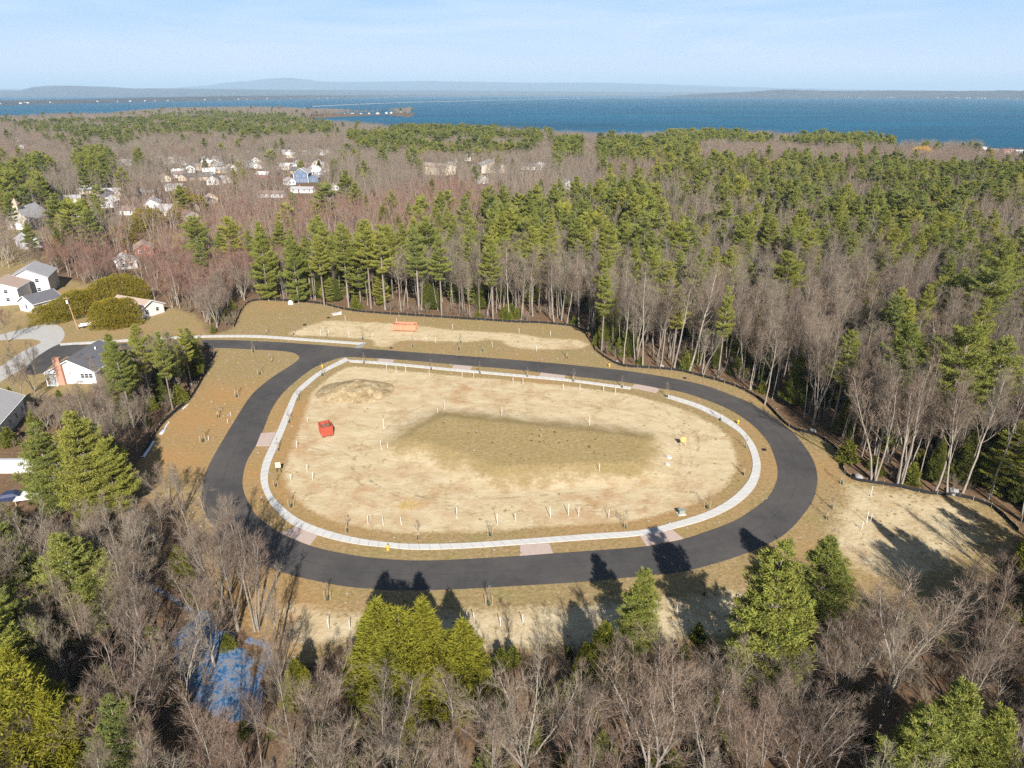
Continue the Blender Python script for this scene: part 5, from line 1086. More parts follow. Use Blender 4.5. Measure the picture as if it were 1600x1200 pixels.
# ---------------------------------------------------------------- masses: one object, points that carry whole trees
def mass(name, lists, pts, label, kinds=None):
    """lists: [(trunk mesh, crown mesh)]; pts rows: x, y, z, rz, sx, sz, variant, tint."""
    pts = np.asarray(pts, float); me = bpy.data.meshes.new(name); me.vertices.add(len(pts)); me.vertices.foreach_set('co', pts[:, :3].ravel().astype(np.float32))
    o = bpy.data.objects.new(name, me); C.objects.link(o)
    for nm, col in (('rz', 3), ('sx', 4), ('sz', 5), ('tint', 7)): add_attr(o, nm, pts[:, col])
    a = me.attributes.new('var', 'INT', 'POINT'); a.data.foreach_set('value', pts[:, 6].astype(np.int32))
    ng = bpy.data.node_groups.new(name, 'GeometryNodeTree'); ng.interface.new_socket('Geometry', in_out='INPUT', socket_type='NodeSocketGeometry'); ng.interface.new_socket('Geometry', in_out='OUTPUT', socket_type='NodeSocketGeometry')
    N, K = ng.nodes, ng.links; gi, go = N.new('NodeGroupInput'), N.new('NodeGroupOutput')
    js = N.new('GeometryNodeJoinGeometry'); insts = []
    for tobj in lists:
        jj = N.new('GeometryNodeJoinGeometry')
        for q in reversed(tobj):
            oi = N.new('GeometryNodeObjectInfo'); oi.transform_space = 'ORIGINAL'; oi.inputs['Object'].default_value = q; K.new(oi.outputs['Geometry'], jj.inputs[0])
        g2 = N.new('GeometryNodeGeometryToInstance'); K.new(jj.outputs[0], g2.inputs[0]); insts.append(g2)
    for g2 in reversed(insts): K.new(g2.outputs[0], js.inputs[0])
    def na(nm, ty):
        n = N.new('GeometryNodeInputNamedAttribute'); n.data_type = ty; n.inputs[0].default_value = nm; return n.outputs[0]
    iop = N.new('GeometryNodeInstanceOnPoints'); iop.inputs['Pick Instance'].default_value = True
    K.new(gi.outputs[0], iop.inputs['Points']); K.new(js.outputs[0], iop.inputs['Instance']); K.new(na('var', 'INT'), iop.inputs['Instance Index'])
    r = N.new('ShaderNodeCombineXYZ'); K.new(na('rz', 'FLOAT'), r.inputs[2]); K.new(r.outputs[0], iop.inputs['Rotation'])
    s = N.new('ShaderNodeCombineXYZ'); sx = na('sx', 'FLOAT'); K.new(sx, s.inputs[0]); K.new(sx, s.inputs[1]); K.new(na('sz', 'FLOAT'), s.inputs[2]); K.new(s.outputs[0], iop.inputs['Scale'])
    K.new(iop.outputs[0], go.inputs[0])
    md = o.modifiers.new('scatter', 'NODES'); md.node_group = ng; tag(o, kind='stuff'); o['label'] = label; return o
# sources: trees that really stand in the scene
def sources(k):
    """For each lod and variant a standing tree's trunk and crown; the coarse ones stand at their own far places."""
    out = []; base = []
    for lod in (0, 1, 2):
        base.append(len(out))
        for v, (nm, tme, cme, H0) in enumerate(LIBS[lod][k]):
            got = None
            for o_ in bpy.data.objects:
                if o_.type == 'MESH' and o_.data == tme and o_.parent is not None:
                    got = (o_, [c for c in o_.parent.children if c.data == cme][0]); break
            if got is None:
                for q, it in enumerate(REST[k]):
                    if it[8] == lod and it[5] == v and vis(it[1], it[2], it[4])[0]:
                        _, x, y, rz, H, _, rf, tn, _ = REST[k].pop(q); o = empty(k, (x, y, ground_z(x, y)), rz); o.scale = (H / H0,) * 3; pr = []
                        for part, me in (('trunk', tme), ('crown', cme)):
                            c = bpy.data.objects.new(part, me); C.objects.link(c); c.parent = o; c['tint'] = float(tn); pr.append(c)
                        a_, b__, _d = PX(x, y, H)
                        tag(o, f"{WORD.get((k, nm), 'far tree')} {'in the far wood toward the lake' if y > 620 else 'in the wood beyond the forest edge'}, {('broad', 'slender', 'leaning', 'rounded', 'ragged')[v % 5]} crown", 'tree', GRP[k] + ' in the far wood'); got = tuple(pr); break
            out.append(got if got else out[0])
    return out, base
for k, nm, lab in (('bare_tree', 'bare_forest', 'leafless wood reaching from the clearing to the lake'), ('pine_tree', 'pine_forest', 'dark green pines massed through the wood to the lake'), ('cedar_tree', 'cedar_forest', 'yellow-green cedars scattered through the wood')):
    src, base = sources(k); rows = []
    zz = relief(np.array([i[1] for i in REST[k]]), np.array([i[2] for i in REST[k]])) if REST[k] else []
    for q, (_, x, y, rz, H, v, rf, tn, lod) in enumerate(REST[k]):
        H0 = LIBS[lod][k][v][3]; s = H / H0
        z = 0.0 if (abs(x) < 150 and y < 260) else zz[q]
        if y > 1200: z = min(z, 1.0) - 1.0 if False else z
        rows.append((x, y, z - 0.1, rz, s * rf, s, base[lod] + v, tn))
    mass(nm, src, rows, lab)
# ================================================================ small things, from the road outwards
M['orange'] = simple("faded_orange_paint", (0.50, 0.18, 0.09), 0.6, 0.25, 1.5, dirt=(0.45, 0.30, 0.22)); M['red'] = simple("scuffed_red_paint", (0.35, 0.058, 0.033), 0.5, 0.25, 1.5, dirt=(0.30, 0.10, 0.07)); M['rustdark'] = simple("rusty_dark_steel", (0.13, 0.075, 0.055), 0.8, 0.4, 2)
M['postwhite'] = simple("white_post_paint", (0.62, 0.61, 0.57), 0.6, 0.1); M['black'] = simple("black_fabric", (0.014, 0.014, 0.015), 0.8, 0.3, 2); M['wood'] = simple("raw_lumber", (0.42, 0.32, 0.21), 0.9, 0.25, 4); M['polewood'] = simple("pole_wood", (0.34, 0.22, 0.13), 0.9, 0.25, 2)
M['yellow'] = simple("hydrant_yellow", (0.58, 0.40, 0.05), 0.45, 0.1); M['bag'] = simple("watering_bag", (0.035, 0.065, 0.05), 0.6, 0.25, 6); M['rock'] = simple("pale_boulder", (0.27, 0.26, 0.25), 0.9, 0.35, 1.2); M['concrete'] = simple("cast_concrete", (0.50, 0.48, 0.45), 0.85, 0.2, 1.5)
M['board'] = simple("cream_sign_board", (0.72, 0.60, 0.36), 0.6, 0.06); M['plywood'] = simple("orange_plywood", (0.62, 0.34, 0.12), 0.7, 0.12, 2); M['utility'] = simple("utility_green", (0.22, 0.245, 0.205), 0.6, 0.15); M['steel'] = simple("dark_iron", (0.03, 0.03, 0.032), 0.6, 0.3, 3)
M['tarp'] = simple("blue_tarp", (0.03, 0.17, 0.48), 0.5, 0.2, 2); M['toyred'] = simple("toy_red", (0.55, 0.02, 0.09), 0.4, 0.1); M['toypurple'] = simple("toy_purple", (0.17, 0.08, 0.38), 0.4, 0.1); M['carblue'] = simple("dark_blue_paint", (0.025, 0.035, 0.08), 0.25, 0.1, spec=0.5); M['tyre'] = simple("tyre_rubber", (0.015, 0.015, 0.015), 0.9, 0.2)
M['willow'] = leaf_material("willow_twigs", [(0.62, 0.36, 0.08), (0.62, 0.36, 0.08)], (0.70, 0.45, 0.12), 0.2)
M['snow'] = simple("old_snow", (0.72, 0.75, 0.80), 0.6, 0.1, 0.5)
# ---- pond, brook and old snow
def pond_material():
    m, t, b, _ = mat("icy_pond"); p = objpos(t)
    n1, n2 = noise(t, 0.75, 7, 0.75, p, 0.8), noise(t, 2.2, 5, 0.7, p)
    ice = mth(t, 'ADD', n1, mth(t, 'MULTIPLY', mth(t, 'SUBTRACT', n2, 0.5), 0.45))
    c = ramp(t, ice, [(0.36, (0.012, 0.070, 0.165)), (0.45, (0.045, 0.12, 0.235)), (0.52, (0.20, 0.22, 0.27)), (0.58, (0.11, 0.10, 0.10)), (0.72, (0.50, 0.51, 0.56))])
    ln(t, c, b.inputs['Base Color']); b.inputs['Roughness'].default_value = 0.35; b.inputs['Specular IOR Level'].default_value = 0.2; bump(t, b, n2, 0.05, 0.4); return m
M['pond'] = pond_material()
_d = np.gradient(pond, axis=0); _d /= np.linalg.norm(_d, axis=1)[:, None] + 1e-9; pond_edge = pond + np.stack([-_d[:, 1], _d[:, 0]], 1) * (0.9 * vnoise(pond[:, 0], pond[:, 1], 1.9, 6) + 0.5 * vnoise(pond[:, 0], pond[:, 1], 0.9, 7))[:, None]
flat_poly("pond", [pond_edge], 0.02, M['pond'])
def brook(pts, w0):
    P = smooth(GP(pts), False, 0.8); d = np.gradient(P, axis=0); d /= np.linalg.norm(d, axis=1)[:, None] + 1e-9; q = np.stack([-d[:, 1], d[:, 0]], 1)
    wd = w0 * (0.75 + 0.5 * vnoise(P[:, 0], P[:, 1], 2.2, 5))[:, None]
    flat_poly("stream", [np.concatenate([P + q * wd, (P - q * wd)[::-1]])], 0.012, M['pond'])
brook(STREAM, 0.4); brook(STREAM2, 0.6)
def snow_patch(pts, w0):
    P = smooth(GP(pts), False, 1.0); d = np.gradient(P, axis=0); d /= np.linalg.norm(d, axis=1)[:, None] + 1e-9; q = np.stack([-d[:, 1], d[:, 0]], 1); n = len(P)
    wd = w0 * np.clip(0.8 + 0.9 * vnoise(P[:, 0], P[:, 1], 2.5, 8), 0.1, 2)[:, None]; zg = np.array([ground_z(a, b_) for a, b_ in P])
    rows = [np.c_[P - q * wd, zg - 0.05], np.c_[P - q * wd * 0.4, zg + 0.16], np.c_[P + q * wd * 0.4, zg + 0.18], np.c_[P + q * wd, zg - 0.05]]
    i = np.arange(3)[:, None] * n + np.arange(n - 1)[None]; tag(mesh_np("snow", np.concatenate(rows), np.stack([i, i + 1, i + n + 1, i + n], -1).reshape(-1, 4), M['snow']), kind='stuff')
snow_patch([(264, 660), (258, 668), (250, 680)], 0.28); snow_patch([(240, 690), (232, 702), (222, 715)], 0.32); snow_patch([(326, 572), (331, 562), (334, 556)], 0.25); snow_patch([(285, 640), (294, 632)], 0.2)
snow_patch([(78, 347), (95, 341), (112, 333), (124, 327)], 2.2)
# ---- heap of brown soil
def soil_heap():
    c = np.array(G(556, 612)); xs_, ys_ = np.linspace(-9.5, 9.5, 80), np.linspace(-7.5, 7.5, 64)
    X, Y = np.meshgrid(xs_, ys_); r = np.hypot(X / 8.6, Y / 6.2) + 0.10 * vnoise(X, Y, 3.4, 31)
    z = 2.8 * np.clip(1 - r, 0, 1) ** 0.85 * (1 + 0.16 * vnoise(X, Y, 2.0, 32)) + 0.22 * vnoise(X, Y, 1.1, 33) * np.clip(1.1 - r, 0, 1) + 0.10 * vnoise(X, Y, 0.5, 34) * np.clip(1.1 - r, 0, 1) - 0.06
    z = np.where(r > 1.02, -0.3, z); V = np.stack([X.ravel() + c[0], Y.ravel() + c[1], z.ravel()], 1); nx = 80; i = np.arange(63)[:, None] * nx + np.arange(79)[None]
    m, t, b, _ = mat("heaped_soil"); p = objpos(t)
    cc = ramp(t, noise(t, 0.7, 7, 0.75, p, 0.5), [(0.35, (0.19, 0.13, 0.062)), (0.52, (0.33, 0.25, 0.14)), (0.68, (0.47, 0.385, 0.245))]); ln(t, cc, b.inputs['Base Color']); bump(t, b, noise(t, 3, 6, 0.75, p), 0.25, 0.8)
    tag(mesh_np("soil_heap", V, np.stack([i, i + 1, i + nx + 1, i + nx], -1).reshape(-1, 4), m), 'heap of brown soil at the corner of the pale walk', 'soil heap')
soil_heap()
for a, b_, rx, ry, h in ((637, 790, 1.9, 1.2, 0.35),):
    X, Y = G(a, b_); g = MB(); rr = np.random.default_rng(5); P = rr.normal(size=(420, 3)) * np.array([rx * 0.45, ry * 0.45, 0]) + np.array([X, Y, 0]); g.tris(blades(P, unit(rr.normal(size=(420, 3)) * 0.5 + np.array([0, 0, 1])), np.full(420, 0.55), np.full(420, 0.07), rr)); o = g.build('dry_grass_tuft', simple("dry_grass_blades", (0.34, 0.25, 0.10))); tag(o, 'clump of tall dry yellow grass standing on the sand', 'grass clump')
# ---- white stakes
def stake_mesh(h, w_=0.065):
    b = MB(); b.box((0, 0, h / 2), (w_, w_, h)); b.box((0, 0, h + 0.03), (w_, w_, 0.06), top=0.3); return b
ST = {'in the row above the south walk': [(575, 819), (599, 821), (627, 820), (714, 810), (777, 820), (805, 815), (860, 809), (888, 805), (904, 806), (951, 809)],
      'in the row below the north walk': [(604, 577), (619, 581), (634, 581), (671, 587), (722, 589), (740, 590), (802, 598.5), (817, 600), (880, 609), (906, 610), (943, 611), (961, 615)],
      'in the line round the grassy mound': [(596, 704), (600, 670), (606, 702), (684, 647), (694, 641), (784, 651), (921, 667), (936, 741)],
      'on the sand by the west walk': [(455, 752), (464, 700), (480, 737), (481, 659), (489, 750)],
      'in the north lot across the road': [(501, 524), (514, 524), (540, 502), (546, 527), (582, 529), (620, 505), (666, 534), (680, 535), (707, 514), (769, 542), (811, 521), (838, 549), (860, 525)],
      'on the sandy band below the road': [(514, 982), (547, 984), (730, 971), (741, 972), (782, 979), (817, 975), (909, 967), (944, 969), (1058, 960)],
      'in the sandy clearing on the right': [(1346, 827), (1354, 817), (1360, 815), (1360, 776), (1495, 789), (1519, 825)],
      'on the west grass strip': [(356, 661), (361, 650), (326, 688)]}
tall = {(596, 704), (600, 670), (694, 641), (784, 651), (921, 667), (1360, 776), (1495, 789), (714, 810), (777, 820), (860, 809), (888, 805), (1354, 817)}
PROTO = {}
for row, pts in ST.items():
    for i, q in enumerate(sorted(pts)):
        h = 2.0 if q in tall else (0.9 if 'west grass' in row or q in ((606, 702), (684, 647), (481, 659)) else 1.45); X, Y = G(*q)
        if h not in PROTO: PROTO[h] = stake_mesh(h).build('white_stake', M['postwhite']); o = PROTO[h]
        else: o = PROTO[h].copy(); C.objects.link(o)
        o.location = (X, Y, mound_z(X, Y) - 0.02); o.rotation_euler = (RNG.normal() * 0.03, RNG.normal() * 0.03, RNG.uniform(0, 1.5))
        tag(o, f"{'tall' if h > 1.9 else 'short' if h < 1 else 'slim'} white stake {row}, {ordinal(i)}", 'stake', 'white stakes on the building site')
# ---- saplings with green watering bags
def sapling():
    o = empty('sapling', (0, 0, 0)); r = np.random.default_rng(77); t = MB(); t.tube([[0, 0, 0], [0.02, 0.01, 1.3], [0, 0.03, 3.2]], [0.045, 0.03, 0.012], 5); t.build('trunk', M['bark_grey'], o)
    c = MB(); tw = []
    for k in range(16):
        z = r.uniform(1.2, 3.0); a = r.uniform(0, 6.28); L = 0.75 * (3.5 - z) / 2 + 0.2; d = np.array([math.cos(a) * 0.6, math.sin(a) * 0.6, 0.8]); p = np.array([0, 0, z]); c.tube([p, p + d * L * 0.6, p + d * L], [0.014, 0.010, 0.005], 3); tw.append((p + d * L * 0.5, d))
    P = np.repeat(np.array([x[0] for x in tw]), 6, 0); D = unit(np.repeat(np.array([x[1] for x in tw]), 6, 0) + r.normal(size=(96, 3)) * 0.5); c.tris(blades(P, D, np.full(96, 0.4), np.full(96, 0.016), r)); c.build('crown', M['twigs'], o)
    b = MB(); b.tube([[0, 0, 0], [0, 0, 0.35], [0, 0, 0.62], [0, 0, 0.7]], [0.2, 0.18, 0.11, 0.05], 9, cap=True); b.build('watering_bag', M['bag'], o, True)
    
    for x, y in ((0.45, 0.1), (-0.45, -0.1)): s = MB(); s.box((x, y, 0.75), (0.05, 0.05, 1.5)); s.build('support_stake', M['wood'], o)
    return o
SAP = {'between south walk and sand': [(542, 831), (654, 842), (766, 837), (977, 825), (1105, 794)], 'inside the west walk': [(431, 760), (435, 704), (452, 660), (455, 792), (466, 626), (504, 587)], 'along the short north walk': [(569, 567.5), (674, 577.5), (750, 584), (824, 589), (896, 596.5), (972, 606)], 'inside the east walk': [(1042, 621), (1125, 657), (1162, 742), (1164, 699)],
       'on the north verge across the road': [(417, 522), (459, 523), (510, 529), (567, 530.5), (645, 542), (717, 547), (720, 535), (754, 549), (886, 560)], 'on the south verge below the road': [(512, 937), (764, 945), (1100, 930)], 'on the east verge outside the bend': [(1232, 862), (1292, 811), (1299, 794), (1315, 756)], 'on the west grass outside the bend': [(317, 690), (341, 652), (370, 620), (396, 550), (406, 585), (425, 566)]}
sp0 = None
for row, pts in SAP.items():
    for i, q in enumerate(sorted(pts)):
        o = sp0 = sapling() if sp0 is None else None or copy_tree(sp0)
        X, Y = G(*q); o.location = (X, Y, -0.02); s = RNG.uniform(0.8, 1.1); o.scale = (s, s, s); o.rotation_euler = (0, 0, RNG.uniform(0, 6.28)); tag(o, f"young bare sapling {row}, {ordinal(i)}", 'sapling', 'staked saplings with watering bags')
# ---- hydrants
def hydrant():
    o = empty('fire_hydrant', (0, 0, 0)); b = MB(); b.tube([[0, 0, 0], [0, 0, 0.05], [0, 0, 0.06], [0, 0, 0.62], [0, 0, 0.64], [0, 0, 0.70], [0, 0, 0.80], [0, 0, 0.86]], [0.19, 0.19, 0.13, 0.13, 0.17, 0.17, 0.10, 0.03], 12, cap=True); b.build('body', M['yellow'], o, False)
    n = MB(); n.tube([[-0.24, 0, 0.46], [0.24, 0, 0.46]], [0.07, 0.07], 8, cap=True); n.tube([[0, 0, 0.40], [0, -0.24, 0.40]], [0.09, 0.09], 8, cap=True); n.build('nozzle', M['yellow'], o); k = MB(); k.box((0, 0, 0.90), (0.07, 0.07, 0.08)); k.build('top_nut', M['steel'], o); return o
h0 = None
for q, lab in (((504, 575), 'yellow fire hydrant by the walk near the soil heap'), ((606, 859), 'yellow fire hydrant on the grass strip below the south walk'), ((1153, 662), 'yellow fire hydrant on the grass strip of the east bend'), ((952, 573), 'yellow fire hydrant beside the silt fence across the road')):
    o = h0 = hydrant() if h0 is None else copy_tree(h0); o.location = (*G(*q), 0.0); tag(o, lab, 'hydrant', 'yellow fire hydrants'); o.scale = (1.05,) * 3
# ---- waste containers
def dumpster(name, label, q, rz, L, W, H, m, gate):
    X, Y = G(*q); o = empty(name, (X, Y, 0), rz); tag(o, label, 'dumpster'); t = 0.10; b = MB(); z0 = 0.28
    b.box((0, 0, z0 + 0.05), (L, W, 0.1))
    for s in (-1, 1): b.box((0, s * (W / 2 - t / 2), z0 + H / 2), (L - 0.01, t, H - 0.1))
    b.box((-L / 2 + t / 2, 0, z0 + H / 2), (t, W - 2 * t - 0.01, H - 0.1))
    for k in range(int(L / 0.8) + 1):
        x = -L / 2 + 0.08 + k * (L - 0.16) / int(L / 0.8)
        for s in (-1, 1): b.box((x, s * (W / 2 + 0.055), z0 + H / 2 - 0.05), (0.13, 0.12, H - 0.25))
    b.build('body', m, o)
    r = MB()
    for s in (-1, 1): r.box((0, s * (W / 2), z0 + H + 0.02), (L + 0.1, 0.2, 0.16))
    r.box((-L / 2 + 0.05, 0, z0 + H + 0.02), (0.19, W - 0.22, 0.155)); r.build('top_rail', m, o)
    g = MB(); g.box((L / 2 - t / 2, 0, z0 + H / 2), (t, W - 0.22, H - 0.12)); [g.box((L / 2 + 0.05, y, z0 + H / 2), (0.1, 0.1, H - 0.16)) for y in np.linspace(-W / 2 + 0.2, W / 2 - 0.2, 4)]; g.box((L / 2 + 0.06, 0, z0 + H * 0.5), (0.09, W - 0.5, 0.14)); go_ = g.build('tailgate', gate, o)
    f = MB(); rr = np.random.default_rng(3); xs_, ys_ = np.linspace(-L / 2 + 0.12, L / 2 - 0.12, 18), np.linspace(-W / 2 + 0.12, W / 2 - 0.12, 9); V, Fq = sheet_grid(xs_, ys_, lambda A, B: z0 + H * 0.72 + 0.16 * rr.normal(size=A.shape)); f.add(V, Fq); f.build('debris_load', M['rustdark'], o)
    s = MB(); [s.box((0, y, 0.17), (L - 0.2, 0.16, 0.22)) for y in (-0.5, 0.5)]; s.build('skid_rails', M['steel'], o)
    w_ = MB(); [w_.tube([[x, y - 0.12, 0.14], [x, y + 0.12, 0.14]], [0.14, 0.14], 10, cap=True) for x in (-L / 2 + 0.3, L / 2 - 0.3) for y in (-0.85, 0.85)]; w_.build('rollers', M['steel'], o); return o
dumpster('dumpster', 'faded orange dumpster on sand across the north road', (633, 516), -0.06, 6.2, 2.4, 1.65, M['orange'], M['orange'])
dumpster('dumpster', 'red dumpster standing end-on near the west walk', (510, 679), math.radians(-62), 2.5, 1.95, 1.95, M['red'], M['red'])
# ---- boards, rings, boxes
X, Y = G(436, 738.5); o = empty('site_board', (X, Y, 0), 0.12); tag(o, 'blank cream board on two dark posts beside the west walk', 'board'); b = MB(); b.box((0, 0, 1.5), (0.85, 0.05, 0.95)); b.build('panel', M['board'], o)
for x in (-0.33, 0.33): b = MB(); b.box((x, 0.07, 0.98), (0.09, 0.08, 1.96)); b.build('post', M['steel'], o)
X, Y = G(1067, 697); o = empty('site_board', (X, Y, 0), -0.15); tag(o, 'tan plywood board on thin posts right of the grassy mound', 'board'); b = MB(); b.box((0, 0, 1.35), (0.95, 0.05, 1.05)); b.build('panel', M['plywood'], o)
for x in (-0.38, 0.38): b = MB(); b.box((x, 0.07, 0.92), (0.08, 0.08, 1.84)); b.build('post', M['wood'], o)
for q, lab, r_ in (((1045, 716), 'upper concrete well ring beside the grassy mound', 0.5), ((1043, 727), 'lower concrete well ring with white rim beside the grassy mound', 0.45)):
    X, Y = G(*q); o = empty('well_ring', (X, Y, 0)); tag(o, lab, 'well ring'); b = MB(); b.tube([[0, 0, 0], [0, 0, 0.35], [0, 0, 0.352], [0, 0, 0.1]], [r_, r_, r_ - 0.07, r_ - 0.07], 20); b.build('rim', M['concrete'], o); c = MB(); c.cyl((0, 0, 0.2), r_ - 0.075, 0.08, 20); c.build('hole_shade', M['steel'], o)  # dark disc inside the ring paints the shade of its open hole
X, Y = G(1064, 803); o = empty('utility_box', (X, Y, 0), 0.2); tag(o, 'grey-green utility box on a pad by the south-east walk', 'utility box'); b = MB(); b.box((0, 0, 0.06), (1.25, 1.0, 0.12)); b.build('pad', M['concrete'], o); b = MB(); b.box((0, 0, 0.47), (0.95, 0.75, 0.7), top=0.94); b.build('cabinet', M['utility'], o); b = MB(); b.box((0, -0.06, 0.845), (0.98, 0.84, 0.05)); b.build('lid', M['utility'], o)
for q, s, lab in (((455, 475), (1.3, 1.1, 1.0), 'white concrete block at the silt fence in the north-west corner'),): 
    X, Y = G(*q); b = MB(); b.box((0, 0, s[2] / 2), s); b.box((0, -s[1] / 2 - 0.02, s[2] * 0.55), (s[0] * 0.6, 0.06, 0.14)); b.box((0, 0, s[2] + 0.05), (s[0] * 0.5, 0.3, 0.1)); o = b.build('concrete_block', M['trim']); o.location = (X, Y, 0); tag(o, lab, 'concrete block')
X, Y = G(526, 491); b = MB(); b.box((0, 0, 0.14), (2.6, 1.6, 0.28)); b.box((1.2, 0.5, 0.34), (0.9, 0.6, 0.14)); o = b.build('concrete_slab', M['concrete']); o.location = (X, Y, 0); o.rotation_euler = (0, 0, 0.5); tag(o, 'pale concrete slab lying near the north silt fence', 'slab')
def tyre(q, lab):
    X, Y = G(*q); b = MB(); n = 18; P = [[math.cos(a) * 0.36, math.sin(a) * 0.36, 0.13] for a in np.linspace(0, 2 * math.pi, n)]; b.tube(P, [0.13] * n, 8); o = b.build('old_tyre', M['tyre'], None, True); o.location = (X, Y, 0); tag(o, lab, 'tyre', 'old tyres on the north grass')
tyre((476, 508), 'black tyre on the grass left of the north sand'); tyre((513, 497), 'black tyre beside the pale concrete slab')
for q, lab in (((1194, 703), 'iron storm grate on the grass strip of the east bend'), ((611, 544), 'iron storm grate at the north road edge'), ((1070, 591), 'iron storm grate on the verge below the curved silt fence')):
    X, Y = G(*q); b = MB(); [b.box((x, 0, 0.045), (0.05, 0.7, 0.05)) for x in np.linspace(-0.35, 0.35, 8)]; [b.box((0, y, 0.05), (0.8, 0.08, 0.06)) for y in (-0.38, 0.38)]; b.box((0, 0, 0.01), (0.76, 0.72, 0.02)); o = b.build('storm_grate', M['steel']); o.location = (X, Y, 0.02); tag(o, lab, 'storm grate', 'iron storm grates')
# ---- boulders
def boulder(q, s, lab, seed):
    X, Y = G(*q); bm = bmesh.new(); bmesh.ops.create_icosphere(bm, subdivisions=3, radius=1.0); r = np.random.default_rng(seed)
    ph = r.uniform(0, 6, 6)
    for v in bm.verts:
        c = v.co; k = 1 + 0.16 * math.sin(c.x * 3 + ph[0]) * math.cos(c.y * 2.5 + ph[1]) + 0.12 * math.sin(c.z * 4 + ph[2] + c.x * 2) + 0.06 * math.sin(c.y * 9 + ph[3]); v.co = Vector((c.x * k * s, c.y * k * s * 0.8, c.z * k * s * 0.62))
    me = bpy.data.meshes.new('boulder'); bm.to_mesh(me); bm.free(); me.materials.append(M['rock']); o = bpy.data.objects.new('boulder', me); C.objects.link(o); o.scale = (0.75,) * 3; o.location = (X, Y, s * 0.28); o.rotation_euler = (0, 0, r.uniform(0, 6)); tag(o, lab, 'boulder', 'pale boulders at the wood edge')
boulder((1341, 748), 1.0, 'pale boulder at the silt fence above the sandy clearing', 1); boulder((1489, 771), 1.2, 'grey boulder in shade behind the sandy clearing fence', 2); boulder((1270, 674), 0.8, 'small pale boulder right of the loop bend', 3); boulder((1313, 710), 0.7, 'bluish boulder at the fence corner in tree shadow', 4); boulder((1034, 573), 0.7, 'low boulder behind the curved silt fence', 5); boulder((963, 566), 0.6, 'small boulder at the silt fence bend', 6); boulder((1127, 595), 0.6, 'pale stone lying just above the fence', 7)
# ---- silt fences
def silt_fence(pts, label, h=0.72):
    P = smooth(GP(pts), False, 0.6); n = len(P); s = np.r_[0, np.cumsum(np.linalg.norm(np.diff(P, axis=0), axis=1))]; o = empty('silt_fence', (0, 0, 0)); tag(o, label, 'silt fence')
    d = np.gradient(P, axis=0); d /= np.linalg.norm(d, axis=1)[:, None] + 1e-9; q = np.stack([-d[:, 1], d[:, 0]], 1); step = max(2.6, s[-1] / 95)
    sag = h - 0.13 * np.abs(np.sin(s / step * math.pi)) + 0.05 * vnoise(s, s * 0, 7, 2); wv = (0.10 * vnoise(s, s * 0 + 5, 4, 3))[:, None]
    rows = [np.c_[P + q * (wv + 0.12), np.full(n, -0.05)], np.c_[P + q * wv, sag], np.c_[P + q * (wv - 0.04), sag], np.c_[P + q * (wv + 0.08), np.full(n, -0.05)]]
    i = np.arange(3)[:, None] * n + np.arange(n - 1)[None]; mesh_np('fabric', np.concatenate(rows), np.stack([i, i + 1, i + n + 1, i + n], -1).reshape(-1, 4), M['black'], o, False)
    st = MB(); st.box((0, 0, 0.45), (0.05, 0.05, 0.95)); st_o = None
    for k in range(int(s[-1] / step)):
        x, y = [np.interp(k * step, s, P[:, c]) for c in (0, 1)]
        if st_o is None: st_o = c_ = st.build('stake', M['wood'], o)
        else: c_ = st_o.copy(); C.objects.link(c_)
        c_.location = (x, y, 0)
NFX = [p for p in CLEAR[2:45]]; i0, i1 = CLEAR.index((365, 512)), CLEAR.index((1317, 735))
silt_fence(CLEAR[i0:CLEAR.index((930, 548)) + 1], 'black silt fence along the north wood edge behind the dumpster')
silt_fence(CLEAR[CLEAR.index((930, 548)):i1 + 1], 'black silt fence curving along the wood right of the loop road')
silt_fence(CLEAR[i1:CLEAR.index((1590, 830)) + 1], 'black silt fence behind the shaded sandy clearing')
silt_fence([(338, 552), (327, 570), (320, 585), (300, 620), (275, 643), (250, 668), (222, 715)], 'black silt fence beside the west grass strip under pines')
# ---- hedges
def hedge(pts, label, hs, wd, n, name='hedge', L=0.40, W=0.13, matn='hedge', seed=1):
    """Clipped-together arborvitae: a chain of rounded lobes filled with sprays."""
    r = np.random.default_rng(seed); P = smooth(GP(pts), False, 1.0); hz = np.interp(np.linspace(0, 1, len(P)), np.linspace(0, 1, len(hs)), hs); PP, NN = [], []
    k = r.integers(0, len(P), n); a = r.uniform(0, math.pi * 2, n); t = 1 - r.random(n) ** 1.3; c = P[k]; z = t * hz[k] * (0.93 + 0.13 * np.abs(np.sin(k * 1.15 + 0.4)) + 0.06 * np.sin(k * 0.37) + 0.08 * np.sin(k * 3.1) + 0.05 * np.sin(k * 5.7))
    prof = np.sqrt(np.clip(1 - (t * 0.97) ** 3.0, 0.03, 1)); rad = wd * prof * (1 + 0.12 * np.sin(k * 1.1 + a * 2) + 0.08 * np.sin(z * 3 + a * 3)) * np.where(r.random(n) < 0.7, r.uniform(0.9, 1.05, n), r.uniform(0.4, 0.9, n))
    Q = np.stack([c[:, 0] + np.cos(a) * rad, c[:, 1] + np.sin(a) * rad, z], 1); N_ = unit(np.stack([np.cos(a), np.sin(a), 0.2 + t], 1)); x0, y0 = P.mean(0); g = ground_z(x0, y0)
    b = MB(); b.tris(spray_cloud(r, Q - np.array([x0, y0, 0]), N_, L, W)); o = b.build(name, M[matn]); o.location = (x0, y0, g); tag(o, label, 'hedge'); return o
hedge([(66, 507), (90, 503), (115, 497), (145, 487), (178, 479), (224, 470)], 'long tall yellow-green hedge sweeping round the low white house', [4.6, 6.2, 7.2, 7.8, 8.4, 7.0], 2.8, 15000)
hedge([(160, 512), (185, 511), (206, 507)], 'short rounded yellow-green hedge in front of the low white house', [6.4, 7.8, 6.6], 2.9, 8500, seed=2)
